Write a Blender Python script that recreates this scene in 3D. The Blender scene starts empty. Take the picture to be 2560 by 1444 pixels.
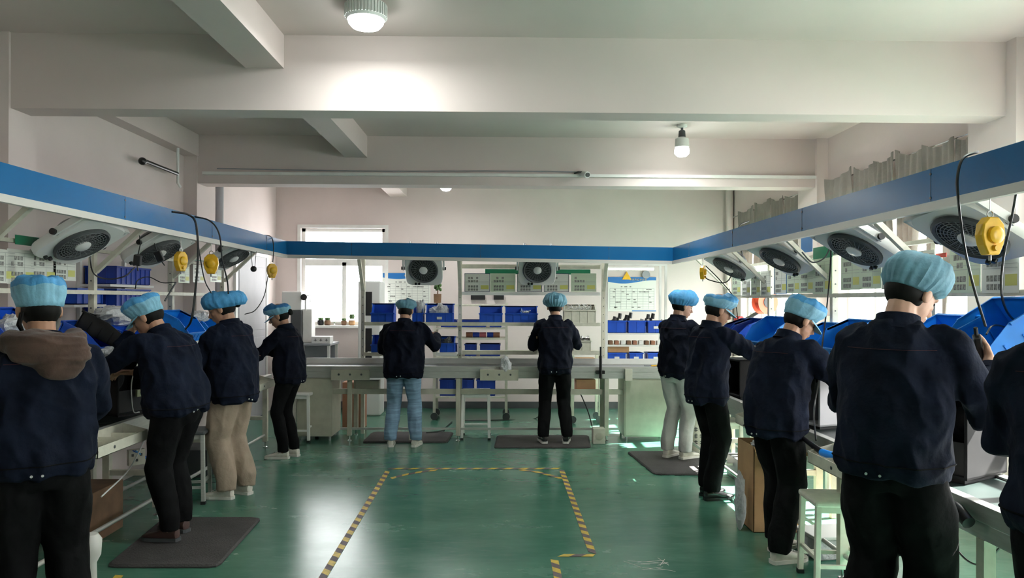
import bpy, bmesh, math, random
from mathutils import Vector, Matrix, Euler, noise
R = math.radians
random.seed(7)
# ---------------------------------------------------------------- camera, world, sun, exposure
scene = bpy.context.scene
COL = scene.collection
CAMH, F = 1.62, 1850.0
cam_d = bpy.data.cameras.new('camera'); cam = bpy.data.objects.new('camera', cam_d); COL.objects.link(cam)
cam_d.sensor_width = 36.0; cam_d.lens = F / 2560 * 36.0; cam_d.shift_y = 28 / 2560; cam_d.clip_start = 0.05
CAMR = Matrix.Rotation(-0.0162, 3, 'Z') @ Matrix.Rotation(R(90), 3, 'X') @ Matrix.Rotation(0.004, 3, 'Z')
cam.location = (0, 0, CAMH); cam.rotation_euler = CAMR.to_euler()
scene.camera = cam
scene.view_settings.view_transform = 'Standard'; scene.view_settings.look = 'None'
scene.view_settings.gamma = 1; scene.view_settings.exposure = 0.60; scene.view_settings.use_curve_mapping = False
world = bpy.data.worlds.new('sky'); scene.world = world; world.use_nodes = True
wb = world.node_tree.nodes['Background']; wb.inputs[0].default_value = (1.0, 0.985, 0.98, 1); wb.inputs[1].default_value = 9.0
sun_d = bpy.data.lights.new('sun', 'SUN'); sun = bpy.data.objects.new('sun', sun_d); COL.objects.link(sun)
sun_d.energy = 70.0; sun_d.angle = R(0.6); sun_d.color = (1.0, 0.94, 0.88)
sun.rotation_euler = Vector((0.80, 0.18, 0.82)).to_track_quat('Z', 'Y').to_euler()

def W(u, v, X=None, Y=None, Z=None):
    d = CAMR @ Vector(((u - 1280) / F, (750 - v) / F, -1.0)); o = Vector((0, 0, CAMH))
    if Y is not None: t = Y / d.y
    elif X is not None: t = X / d.x
    else: t = (Z - CAMH) / d.z
    return o + d * t

# ---------------------------------------------------------------- materials
M = {}
def mat(name, col, rough=0.5, metal=0.0, var=0.0, vscale=6.0, bump=0.0, bscale=40.0, emit=None, estr=0.0, alpha=None, spec=0.5, sheen=0.0, stretch=None, rvar=0.0):
    m = bpy.data.materials.new(name); m.use_nodes = True; nt = m.node_tree; b = nt.nodes['Principled BSDF']
    b.inputs['Base Color'].default_value = (*col, 1); b.inputs['Roughness'].default_value = rough; b.inputs['Metallic'].default_value = metal
    b.inputs['Specular IOR Level'].default_value = spec
    if sheen: b.inputs['Sheen Weight'].default_value = sheen
    if emit: b.inputs['Emission Color'].default_value = (*emit, 1); b.inputs['Emission Strength'].default_value = estr
    tc = nt.nodes.new('ShaderNodeTexCoord'); mp = nt.nodes.new('ShaderNodeMapping'); nt.links.new(tc.outputs['Object'], mp.inputs[0])
    if stretch: mp.inputs['Scale'].default_value = stretch
    if var or rvar:
        n = nt.nodes.new('ShaderNodeTexNoise'); n.inputs['Scale'].default_value = vscale; n.inputs['Detail'].default_value = 5
        nt.links.new(mp.outputs[0], n.inputs['Vector'])
        if var:
            r = nt.nodes.new('ShaderNodeValToRGB')
            r.color_ramp.elements[0].position = 0.3; r.color_ramp.elements[1].position = 0.7
            r.color_ramp.elements[0].color = (*[max(0, c * (1 - var)) for c in col], 1); r.color_ramp.elements[1].color = (*[min(1, c * (1 + var)) for c in col], 1)
            nt.links.new(n.outputs[0], r.inputs[0]); nt.links.new(r.outputs[0], b.inputs['Base Color'])
        if rvar:
            mr = nt.nodes.new('ShaderNodeMapRange'); mr.inputs['To Min'].default_value = max(0.02, rough - rvar); mr.inputs['To Max'].default_value = rough + rvar
            nt.links.new(n.outputs[0], mr.inputs[0]); nt.links.new(mr.outputs[0], b.inputs['Roughness'])
    if bump:
        n2 = nt.nodes.new('ShaderNodeTexNoise'); n2.inputs['Scale'].default_value = bscale; n2.inputs['Detail'].default_value = 3
        nt.links.new(mp.outputs[0], n2.inputs['Vector'])
        bp = nt.nodes.new('ShaderNodeBump'); bp.inputs['Strength'].default_value = bump; bp.inputs['Distance'].default_value = 0.02
        nt.links.new(n2.outputs[0], bp.inputs['Height']); nt.links.new(bp.outputs[0], b.inputs['Normal'])
    if alpha is not None: b.inputs['Alpha'].default_value = alpha
    M[name] = m; return m

mat('wall', (0.64, 0.558, 0.535), 0.75, var=0.05, vscale=1.3, bump=0.05, bscale=18)
mat('ceiling', (0.61, 0.525, 0.50), 0.8, var=0.05, vscale=0.9, bump=0.04, bscale=14)
mat('blue_panel', (0.0095, 0.13, 0.335), 0.25, var=0.06, vscale=2, spec=0.3)
mat('lip_white', (0.62, 0.60, 0.56), 0.4)
mat('cream_paint', (0.50, 0.485, 0.39), 0.45, var=0.1, vscale=9, rvar=0.1)
mat('cream_light', (0.62, 0.60, 0.50), 0.5, var=0.08, vscale=20)
mat('aluminium', (0.52, 0.52, 0.49), 0.38, metal=0.35, var=0.08, vscale=10, stretch=(1, 1, 8))
mat('steel', (0.55, 0.55, 0.55), 0.25, metal=1.0)
mat('white_paint', (0.74, 0.74, 0.71), 0.45, var=0.05, vscale=8)
mat('stool_white', (0.86, 0.86, 0.83), 0.4, var=0.04)
mat('white_plastic', (0.72, 0.72, 0.70), 0.35)
mat('grey_plastic', (0.30, 0.31, 0.33), 0.45)
mat('dark_grey', (0.07, 0.075, 0.08), 0.5, var=0.15)
mat('grille_grey', (0.16, 0.17, 0.17), 0.4)
mat('black_plastic', (0.012, 0.012, 0.013), 0.35)
mat('black_matte', (0.009, 0.009, 0.010), 0.7)
mat('belt', (0.018, 0.028, 0.026), 0.3, var=0.2, vscale=5)
mat('rubber_mat', (0.050, 0.044, 0.044), 0.75, var=0.25, vscale=5, bump=0.4, bscale=90)
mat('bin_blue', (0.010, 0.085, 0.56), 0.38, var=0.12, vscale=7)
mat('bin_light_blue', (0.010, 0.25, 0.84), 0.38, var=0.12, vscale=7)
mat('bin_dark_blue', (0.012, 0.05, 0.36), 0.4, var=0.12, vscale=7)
mat('navy_cloth', (0.0078, 0.0108, 0.0225), 0.9, var=0.35, vscale=9, bump=0.3, bscale=26, spec=0.12)
mat('navy_cloth_dark', (0.0055, 0.007, 0.0145), 0.9, var=0.35, vscale=9, bump=0.3, bscale=26, spec=0.12)
mat('navy_seam', (0.05, 0.012, 0.016), 0.8)
mat('black_cloth', (0.006, 0.006, 0.0065), 0.9, var=0.3, vscale=12, bump=0.2, bscale=30, spec=0.12)
mat('patch', (0.035, 0.12, 0.18), 0.8)
mat('cabinet_black', (0.010, 0.010, 0.011), 0.65, var=0.3, spec=0.2)
mat('brown_cloth', (0.085, 0.046, 0.034), 0.9, var=0.25, vscale=10, bump=0.25, bscale=40, sheen=0.15)
mat('khaki_cloth', (0.33, 0.25, 0.19), 0.9, var=0.12, vscale=10, bump=0.2, bscale=40)
mat('light_grey_cloth', (0.50, 0.49, 0.48), 0.9, var=0.12, vscale=10, bump=0.2, bscale=40)
mat('jeans', (0.19, 0.30, 0.42), 0.85, var=0.32, vscale=5, stretch=(1, 1, 9), bump=0.25, bscale=20)
mat('curtain', (0.34, 0.31, 0.285), 0.9, var=0.15, vscale=6, bump=0.2, bscale=60)
def cur():
    m = M['curtain']; nt = m.node_tree; b = nt.nodes['Principled BSDF']; o = nt.nodes['Material Output']; t = nt.nodes.new('ShaderNodeBsdfTranslucent'); t.inputs[0].default_value = (0.34, 0.30, 0.27, 1)
    mx = nt.nodes.new('ShaderNodeMixShader'); mx.inputs[0].default_value = 0.3; nt.links.new(b.outputs[0], mx.inputs[1]); nt.links.new(t.outputs[0], mx.inputs[2]); nt.links.new(mx.outputs[0], o.inputs[0])
cur()
mat('skin', (0.50, 0.27, 0.175), 0.5, var=0.08, vscale=12, spec=0.4)
mat('skin_pale', (0.62, 0.37, 0.27), 0.5, var=0.08, vscale=12, spec=0.4)
mat('hair', (0.006, 0.005, 0.0045), 0.6, var=0.5, vscale=60, stretch=(1, 1, 0.2), spec=0.2)
mat('cap_light', (0.24, 0.50, 0.66), 0.7, var=0.15, vscale=14, bump=0.2, bscale=40)
mat('cap_blue', (0.08, 0.34, 0.66), 0.65, var=0.18, vscale=14, bump=0.2, bscale=40)
mat('cap_grey', (0.13, 0.29, 0.38), 0.7, var=0.18, vscale=14, bump=0.2, bscale=40)
mat('cap_dark', (0.03, 0.20, 0.50), 0.6, var=0.2, vscale=10)
mat('shoe_white', (0.62, 0.59, 0.52), 0.6, var=0.12, vscale=30)
mat('shoe_black', (0.01, 0.01, 0.011), 0.25)
mat('shoe_brown', (0.07, 0.035, 0.03), 0.5)
mat('sole_white', (0.65, 0.63, 0.58), 0.6)
mat('yellow', (0.80, 0.45, 0.015), 0.35, var=0.12, vscale=20)
mat('tape_yellow', (0.60, 0.42, 0.06), 0.5, var=0.25, vscale=25)
mat('tape_black', (0.12, 0.09, 0.10), 0.6, var=0.25, vscale=25)
mat('carton', (0.46, 0.27, 0.13), 0.8, var=0.1, vscale=9)
mat('carton_dark', (0.33, 0.15, 0.09), 0.8, var=0.1, vscale=9)
mat('paper', (0.70, 0.72, 0.66), 0.35)
mat('paper_green', (0.56, 0.66, 0.50), 0.35)
mat('print_dark', (0.24, 0.24, 0.22), 0.5, var=0.7, vscale=70)
mat('print_line', (0.38, 0.40, 0.38), 0.5)
mat('print_yellow', (0.60, 0.60, 0.16), 0.5)
mat('green_card', (0.012, 0.24, 0.12), 0.4)
mat('frame_navy', (0.02, 0.04, 0.10), 0.4)
mat('header_blue', (0.02, 0.17, 0.48), 0.4)
mat('bag', (0.55, 0.55, 0.57), 0.3, var=0.2, vscale=18, bump=0.6, bscale=30)
mat('red', (0.60, 0.03, 0.02), 0.4)
mat('orange_red', (0.85, 0.14, 0.06), 0.5)
mat('pink', (0.55, 0.16, 0.17), 0.6, var=0.2)
mat('wood', (0.18, 0.10, 0.055), 0.7, var=0.3)
mat('leaf', (0.06, 0.13, 0.03), 0.6)
mat('door_grey', (0.40, 0.39, 0.41), 0.6, var=0.04)
mat('tube_on', (1, 1, 1), 0.5, emit=(1, 0.98, 0.94), estr=9)
mat('lamp_on', (1, 1, 1), 0.5, emit=(0.95, 1.0, 0.97), estr=30)
mat('pcb', (0.30, 0.33, 0.18), 0.5)
def glass_mat():
    m = bpy.data.materials.new('window_glass'); m.use_nodes = True; nt = m.node_tree; nt.nodes.clear()
    o = nt.nodes.new('ShaderNodeOutputMaterial'); mx = nt.nodes.new('ShaderNodeMixShader'); t = nt.nodes.new('ShaderNodeBsdfTransparent'); g = nt.nodes.new('ShaderNodeBsdfGlossy')
    g.inputs['Roughness'].default_value = 0.02; lw = nt.nodes.new('ShaderNodeLayerWeight'); lw.inputs[0].default_value = 0.5; pw = nt.nodes.new('ShaderNodeMath'); pw.operation = 'POWER'; pw.inputs[1].default_value = 5.0
    fr = nt.nodes.new('ShaderNodeMath'); fr.operation = 'MULTIPLY_ADD'; fr.inputs[1].default_value = 0.5; fr.inputs[2].default_value = 0.03
    nt.links.new(lw.outputs['Facing'], pw.inputs[0]); nt.links.new(pw.outputs[0], fr.inputs[0])
    t.inputs[0].default_value = (0.95, 0.97, 0.97, 1)
    nt.links.new(fr.outputs[0], mx.inputs[0]); nt.links.new(t.outputs[0], mx.inputs[1]); nt.links.new(g.outputs[0], mx.inputs[2]); nt.links.new(mx.outputs[0], o.inputs[0])
    M['glass'] = m
glass_mat()
def floor_mat():
    m = bpy.data.materials.new('green_epoxy'); m.use_nodes = True; nt = m.node_tree; b = nt.nodes['Principled BSDF']; L = nt.links.new
    tc = nt.nodes.new('ShaderNodeTexCoord')
    n1 = nt.nodes.new('ShaderNodeTexNoise'); n1.inputs['Scale'].default_value = 1.1; n1.inputs['Detail'].default_value = 8; n1.inputs['Roughness'].default_value = 0.65
    mp = nt.nodes.new('ShaderNodeMapping'); mp.inputs['Scale'].default_value = (0.7, 1.6, 1)
    L(tc.outputs['Object'], mp.inputs[0]); L(mp.outputs[0], n1.inputs['Vector'])
    r = nt.nodes.new('ShaderNodeValToRGB'); e = r.color_ramp.elements
    e[0].position = 0.30; e[0].color = (0.025, 0.125, 0.083, 1); e[1].position = 0.72; e[1].color = (0.085, 0.215, 0.150, 1)
    L(n1.outputs[0], r.inputs[0])
    n2 = nt.nodes.new('ShaderNodeTexNoise'); n2.inputs['Scale'].default_value = 22; n2.inputs['Detail'].default_value = 6
    mp2 = nt.nodes.new('ShaderNodeMapping'); mp2.inputs['Scale'].default_value = (0.35, 1.5, 1); L(tc.outputs['Object'], mp2.inputs[0]); L(mp2.outputs[0], n2.inputs['Vector'])
    mx = nt.nodes.new('ShaderNodeMix'); mx.data_type = 'RGBA'; mx.blend_type = 'MIX'
    mr = nt.nodes.new('ShaderNodeMapRange'); mr.inputs['From Min'].default_value = 0.55; mr.inputs['From Max'].default_value = 0.8; mr.inputs['To Max'].default_value = 0.35
    L(n2.outputs[0], mr.inputs[0]); L(mr.outputs[0], mx.inputs[0]); L(r.outputs[0], mx.inputs[6]); mx.inputs[7].default_value = (0.14, 0.26, 0.20, 1)
    L(mx.outputs[2], b.inputs['Base Color'])
    rr = nt.nodes.new('ShaderNodeMapRange'); rr.inputs['To Min'].default_value = 0.17; rr.inputs['To Max'].default_value = 0.34
    L(n1.outputs[0], rr.inputs[0]); L(rr.outputs[0], b.inputs['Roughness'])
    bp = nt.nodes.new('ShaderNodeBump'); bp.inputs['Strength'].default_value = 0.06; bp.inputs['Distance'].default_value = 0.01
    L(n1.outputs[0], bp.inputs['Height']); L(bp.outputs[0], b.inputs['Normal'])
    b.inputs['Specular IOR Level'].default_value = 0.38
    M['floor'] = m
floor_mat()

# ---------------------------------------------------------------- helpers
LABELS = {}
def tag(o, label=None, cat=None, group=None, kind=None):
    if label: o['label'] = label
    if cat: o['category'] = cat
    if group: o['group'] = group
    if kind: o['kind'] = kind
    if label and cat: LABELS.setdefault(label, []).append((o.name, group))
    return o
def empty(name, loc=(0, 0, 0), rot=(0, 0, 0), label=None, cat=None, group=None):
    o = bpy.data.objects.new(name, None); COL.objects.link(o); o.empty_display_size = 0.1
    o.location = loc; o.rotation_euler = rot
    return tag(o, label, cat, group)
class MB:
    def __init__(s): s.v = []; s.f = []; s.mi = []; s.m = 0
    def add(s, vs, fs, T=None):
        k = len(s.v)
        s.v += [tuple(T @ Vector(p)) if T else tuple(p) for p in vs]; s.f += [tuple(i + k for i in f) for f in fs]; s.mi += [s.m] * len(fs); return s
    def box(s, a, b, T=None):
        x0, y0, z0 = a; x1, y1, z1 = b
        if x0 > x1: x0, x1 = x1, x0
        if y0 > y1: y0, y1 = y1, y0
        if z0 > z1: z0, z1 = z1, z0
        return s.add([(x0, y0, z0), (x1, y0, z0), (x1, y1, z0), (x0, y1, z0), (x0, y0, z1), (x1, y0, z1), (x1, y1, z1), (x0, y1, z1)],
                     [(0, 3, 2, 1), (4, 5, 6, 7), (0, 1, 5, 4), (1, 2, 6, 5), (2, 3, 7, 6), (3, 0, 4, 7)], T)
    def cbox(s, c, d, T=None):
        return s.box([c[i] - d[i] / 2 for i in range(3)], [c[i] + d[i] / 2 for i in range(3)], T)
    def bar(s, p, q, w, h=None, up=(0, 0, 1)):
        p, q = Vector(p), Vector(q); h = h or w; d = (q - p); L = d.length; d.normalize(); u = Vector(up)
        if abs(d.dot(u)) > 0.99: u = Vector((0, 1, 0))
        x = d.cross(u).normalized(); z = x.cross(d)
        T = Matrix((( x.x, d.x, z.x, p.x), (x.y, d.y, z.y, p.y), (x.z, d.z, z.z, p.z), (0, 0, 0, 1)))
        return s.box((-w / 2, 0, -h / 2), (w / 2, L, h / 2), T)
    def loft(s, rings, close=True):
        n = len(rings[0]); k = len(s.v)
        for r in rings: s.v += [tuple(p) for p in r]
        for i in range(len(rings) - 1):
            for j in range(n):
                a = k + i * n + j; b = k + i * n + (j + 1) % n; s.f.append((a, b, b + n, a + n)); s.mi.append(s.m)
        if close:
            s.f.append(tuple(k + j for j in reversed(range(n)))); s.f.append(tuple(k + (len(rings) - 1) * n + j for j in range(n))); s.mi += [s.m] * 2
        return s
    def tube(s, pts, r, n=10):
        pts = [Vector(p) for p in pts]; rr = r if isinstance(r, (list, tuple)) else [r] * len(pts); rings = []; prev = None
        for i, p in enumerate(pts):
            d = (pts[min(i + 1, len(pts) - 1)] - pts[max(i - 1, 0)]).normalized()
            if prev is None: x = d.orthogonal().normalized()
            else: x = (prev - d * prev.dot(d)).normalized()
            prev = x; y = d.cross(x)
            rings.append([p + (x * math.cos(t) + y * math.sin(t)) * rr[i] for t in [2 * math.pi * j / n for j in range(n)]])
        return s.loft(rings)
    def lathe(s, prof, n=24, T=None):       # prof: (radius, z)
        k = len(s.v); rings = [[(r * math.cos(2 * math.pi * j / n), r * math.sin(2 * math.pi * j / n), z) for j in range(n)] for r, z in prof]
        s.loft([[T @ Vector(p) if T else p for p in r] for r in rings]); return s
    def ell(s, c, r, T=None, n=16, m=10):
        rings = []
        for i in range(1, m):
            a = math.pi * i / m
            rings.append([(c[0] + r[0] * math.sin(a) * math.cos(2 * math.pi * j / n), c[1] + r[1] * math.sin(a) * math.sin(2 * math.pi * j / n), c[2] - r[2] * math.cos(a)) for j in range(n)])
        return s.loft([[T @ Vector(p) if T else p for p in q] for q in rings])
    def torus(s, c, R_, r, T=None, n=32, m=6):
        k = len(s.v)
        for i in range(n):
            a = 2 * math.pi * i / n
            for j in range(m):
                b = 2 * math.pi * j / m; p = (c[0] + (R_ + r * math.cos(b)) * math.cos(a), c[1] + (R_ + r * math.cos(b)) * math.sin(a), c[2] + r * math.sin(b))
                s.v.append(tuple(T @ Vector(p)) if T else p)
        for i in range(n):
            for j in range(m):
                s.f.append((k + i * m + j, k + ((i + 1) % n) * m + j, k + ((i + 1) % n) * m + (j + 1) % m, k + i * m + (j + 1) % m)); s.mi.append(s.m)
        return s
    def build(s, name, mt, parent=None, smooth=False, bevel=0.0, rel=True):
        me = bpy.data.meshes.new(name); me.from_pydata(s.v, [], s.f)
        mts = mt if isinstance(mt, (list, tuple)) else [mt]
        for q in mts: me.materials.append(M[q])
        if len(mts) > 1: me.polygons.foreach_set('material_index', s.mi)
        me.validate(); me.update()
        bm = bmesh.new(); bm.from_mesh(me); bmesh.ops.recalc_face_normals(bm, faces=bm.faces); bm.to_mesh(me); bm.free()
        if smooth:
            me.polygons.foreach_set('use_smooth', [True] * len(me.polygons))
            try: me.set_sharp_from_angle(angle=R(40))
            except Exception: pass
        o = bpy.data.objects.new(name, me); COL.objects.link(o)
        if parent is not None:
            o.parent = parent
        if bevel:
            b = o.modifiers.new('bevel', 'BEVEL'); b.width = bevel; b.segments = 2; b.limit_method = 'ANGLE'
        return o
def kids(o): return [c for c in bpy.data.objects if c.parent == o]
def clone(root, loc=None, rot=None, label=None, group=None, parent=None, scale=None):
    c = root.copy(); COL.objects.link(c); c.parent = parent
    for k in list(root.children): clone(k, parent=c)
    if parent is None:
        if loc is not None: c.location = loc
        if rot is not None: c.rotation_euler = rot
        if scale: c.scale = scale
        if label: c['label'] = label
        if group: c['group'] = group
        LABELS.setdefault(c.get('label'), []).append((c.name, c.get('group')))
    return c
def struct(o): o['kind'] = 'structure'; return o
def recolor(o, frm, to):
    """give one copy its own mesh with another colour of plastic"""
    if o.type == 'MESH' and any(m and m.name == frm for m in o.data.materials):
        o.data = o.data.copy()
        for i, m in enumerate(o.data.materials):
            if m.name == frm: o.data.materials[i] = M[to]
    for k in o.children: recolor(k, frm, to)
def spline(pts, n=8):
    P = [Vector(p) for p in pts]; out = []
    Q = [P[0] * 2 - P[1]] + P + [P[-1] * 2 - P[-2]]
    for i in range(1, len(Q) - 2):
        for j in range(n):
            t = j / n; a, b, c, d = Q[i - 1], Q[i], Q[i + 1], Q[i + 2]
            out.append(0.5 * ((2 * b) + (c - a) * t + (2 * a - 5 * b + 4 * c - d) * t * t + (3 * b - a - 3 * c + d) * t ** 3))
    out.append(P[-1]); return out
def cable(name, pts, r, m, label, group=None, cat='cable'):
    o = MB().tube(spline(pts), r, 6).build(name, m, smooth=True); return tag(o, label, cat, group)
# ---------------------------------------------------------------- the room
XWL, XWR, YBK, YFR, ZC = -3.35, 3.50, 11.1, -4.5, 3.36
ZBM, XCL, XCR = 2.865, -3.21, 3.38
struct(MB().box((-9, YFR, -0.1), (9, YBK, 0)).build('floor', 'floor'))
struct(MB().box((XWL - .3, YFR - .3, ZC), (XWR + .3, YBK + .3, ZC + 0.15)).build('ceiling', 'ceiling'))
def wall_x(name, x0, x1, ya, yb, holes, zt=ZC):      # wall in the YZ plane with window holes (y0,y1,z0,z1)
    b = MB(); y = ya
    for (h0, h1, z0, z1) in sorted(holes):
        b.box((x0, y, 0), (x1, h0, zt)); b.box((x0, h0, 0), (x1, h1, z0)); b.box((x0, h0, z1), (x1, h1, zt)); y = h1
    b.box((x0, y, 0), (x1, yb, zt)); return struct(b.build(name, 'wall'))
WZ0, WZ1 = 0.95, 2.62
RH = [(8.55, 10.7, WZ0, WZ1), (5.45, 7.6, WZ0, WZ1), (2.35, 4.6, WZ0, WZ1), (-0.7, 1.6, WZ0, WZ1)]
wall_x('wall_right', XWR, XWR + 0.24, YFR, YBK, RH)
LH = []
wall_x('wall_left', XWL - 0.24, XWL, YFR, YBK, LH)
bx0, bx1, bz0, bz1 = W(752, 700, Y=YBK).x, W(962, 700, Y=YBK).x, W(850, 812, Y=YBK).z, W(850, 570, Y=YBK).z
b = MB(); b.box((XWL - .24, YBK, 0), (bx0, YBK + .24, ZC)); b.box((bx1, YBK, 0), (XWR + .24, YBK + .24, ZC)); b.box((bx0, YBK, 0), (bx1, YBK + .24, bz0)); b.box((bx0, YBK, bz1), (bx1, YBK + .24, ZC))
struct(b.build('wall_back', 'wall'))
b = MB(); x = XWL - .24
for (h0, h1) in ():
    b.box((x, YFR - .24, 0), (h0, YFR, ZC)); b.box((h0, YFR - .24, 0), (h1, YFR, 0.9)); b.box((h0, YFR - .24, 2.7), (h1, YFR, ZC)); x = h1
b.box((x, YFR - .24, 0), (XWR + .24, YFR, ZC)); struct(b.build('wall_front', 'wall'))
# columns and beams
for nm, x0, x1, y0, y1 in (('trim_1', XWL, XCL, 4.88, 5.17), ('trim_2', XWL, XCL, 7.88, 8.38), ('trim_3', XCR, XWR, 4.80, 5.30), ('trim_4', XCR, XWR, 7.85, 8.35), ('trim_5', XCR, XWR, 1.75, 2.2), ('trim_6', XWL, XCL, 2.1, 2.35)):
    struct(MB().box((x0, y0, 0), (x1, y1, ZC)).build(nm, 'wall'))
k = 7
for (a, c) in (((XWL, 4.90, ZBM), (XWR, 5.11, ZC)), ((XWL, 7.90, ZBM - 0.02), (XWR, 8.14, ZC)), ((XWL, 1.85, ZBM), (XWR, 2.08, ZC)),
               ((-1.68, YFR, 3.14), (-1.43, 4.9, ZC)), ((-1.65, 5.11, 3.13), (-1.42, 7.9, ZC)), ((-1.65, 8.14, 3.16), (-1.40, YBK, ZC)), ((XWL, 5.11, 3.13), (-3.20, 7.9, ZC))):
    struct(MB().box(a, c).build('trim_%d' % k, 'ceiling')); k += 1
b = MB().box((XWL, YBK - .012, 0), (XWR, YBK, 0.1)); struct(b.build('baseboard_back', 'dark_grey'))
# back window
def window(name, lo, hi, axis, bars, tf=0.05):
    """frame in a wall hole. axis 'y' = back wall (spans x), 'x' = side wall (spans y)"""
    (a0, z0), (a1, z1) = lo, hi; b = MB()
    def bb(p0, q0, p1, q1, d0, d1):
        if axis[0] == 'y': b.box((p0, axis[1] + d0, q0), (p1, axis[1] + d1, q1))
        else: b.box((axis[1] + d0, p0, q0), (axis[1] + d1, p1, q1))
    for r in ((a0, z0, a1, z0 + tf), (a0, z1 - tf, a1, z1), (a0, z0, a0 + tf, z1), (a1 - tf, z0, a1, z1)): bb(*r, 0.0, 0.08)
    for r in bars: bb(*r, 0.01, 0.07)
    o = struct(b.build(name, 'white_paint')); g = MB()
    if axis[0] == 'y': g.box((a0 + tf, axis[1] + .035, z0 + tf), (a1 - tf, axis[1] + .041, z1 - tf))
    else: g.box((axis[1] + .035, a0 + tf, z0 + tf), (axis[1] + .041, a1 - tf, z1 - tf))
    g.build('pane', 'glass', o); return o
mx = W(858, 700, Y=YBK).x; zt = W(850, 655, Y=YBK).z
window('window_1', (bx0, bz0), (bx1, bz1), ('y', YBK + .06), [(bx0, zt - .05, bx1, zt + .05), (mx - .03, bz0, mx + .03, zt)])
MBs = MB().box((bx0 - .08, YBK - .12, bz0 - .04), (bx1 + .1, YBK + .06, bz0)); struct(MBs.build('trim_20', 'white_paint'))
b = MB()
for r in ((bx0 - .05, bz0, bx0, bz1 + .05), (bx1, bz0, bx1 + .05, bz1 + .05), (bx0, bz1, bx1, bz1 + .05)): b.box((r[0], YBK - .015, r[1]), (r[2], YBK + .0, r[3]))
struct(b.build('trim_21', 'white_paint'))
for i, (y0, y1, z0, z1) in enumerate(RH):
    window('window_%d' % (i + 2), (y0, z0), (y1, z1), ('x', XWR + .1), [((y0 + y1) / 2 - .03, z0, (y0 + y1) / 2 + .03, z1), (y0, 2.1, y1, 2.16), (y0 + (y1 - y0) * .25 - .02, z0, y0 + (y1 - y0) * .25 + .02, 2.1), (y0 + (y1 - y0) * .75 - .02, z0, y0 + (y1 - y0) * .75 + .02, 2.1)])
for i, (y0, y1, z0, z1) in enumerate(LH):
    window('window_%d' % (i + 8), (y0, z0), (y1, z1), ('x', XWL - .18), [((y0 + y1) / 2 - .03, z0, (y0 + y1) / 2 + .03, z1)])
for i, (h0, h1) in enumerate(()):
    window('window_%d' % (i + 11), (h0, 0.9), (h1, 2.7), ('y', YFR - .18), [((h0 + h1) / 2 - .03, .9, (h0 + h1) / 2 + .03, 2.7)])
# grey door in the left wall near the corner
dn, df = W(592, 700, X=XWL + .02).y, W(664, 700, X=XWL + .02).y
zd = W(640, 640, X=XWL + .02).z
b = MB().box((XWL, dn, 0.0), (XWL + .025, df, zd)); b.box((XWL + .025, dn + .06, .2), (XWL + .032, df - .06, 1.1)); b.box((XWL + .025, dn + .06, 1.2), (XWL + .032, df - .06, zd - .15))
d = struct(b.build('door_1', 'door_grey', bevel=.004))
b = MB().tube([(XWL + .03, df - .12, 1.0), (XWL + .08, df - .12, 1.0), (XWL + .08, df - .24, 1.0)], .01); b.build('door_handle', 'steel', d)
b = MB().box((XWL, dn - .07, 0), (XWL + .035, dn, zd + .07)); b.box((XWL, df, 0), (XWL + .035, df + .07, zd + .07)); b.box((XWL, dn, zd), (XWL + .035, df, zd + .07))
struct(b.build('trim_22', 'white_paint'))
# dark pipe in the left corner of column, drain pipe right, conduit along beam
p0 = W(549, 470, X=XWL + .06)
b = MB().tube([(XWL + .06, p0.y, 0), (XWL + .06, p0.y, ZC)], .045, 14); tag(b.build('wall_pipe', 'grey_plastic', smooth=True), 'grey vertical pipe on the left wall behind the column, rising above the blue light box', 'pipe')
p0 = W(1829, 520, Y=YBK - .07); p0.x = min(p0.x, XWR - .07)
b = MB().tube([(p0.x, YBK - .07, 0), (p0.x, YBK - .07, ZC)], .055, 14); tag(b.build('drain_pipe', 'wall', smooth=True), 'pale vertical drain pipe in the far right corner of the room', 'pipe')
z = 2.935
o = MB().box((-3.15, 7.865, z), (XCR, 7.898, z + .03)).build('cable_trunking', 'white_paint'); tag(o, 'thin white cable trunking running along the lower edge of the rear ceiling beam', 'trunking')
cable('beam_cable', [(-3.0, 7.88, 3.0), (-1.5, 7.885, 2.985), (0.0, 7.885, 2.995), (0.85, 7.885, 2.99)], .006, 'grey_plastic', 'thin grey cable fixed above the trunking and leading to the beam camera')
a = W(380, 438, X=-3.1); c = W(440, 437, X=-3.1); 
o = empty('pipe_stub', (-3.23, 7.1, 2.87), label='black pipe elbow with white riser hanging at the left column head', cat='pipe')
b = MB().tube([(0, -.35, 0), (0, 0.35, 0)], .018, 10); b.ell((0, -.37, -.01), (.035, .04, .035)); b.build('black_pipe', 'black_plastic', o, smooth=True)
b = MB().tube([(0, .36, .262), (0, .36, -.09), (0.0, .42, -.12)], .014, 10); b.build('riser', 'white_plastic', o, smooth=True)
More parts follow.
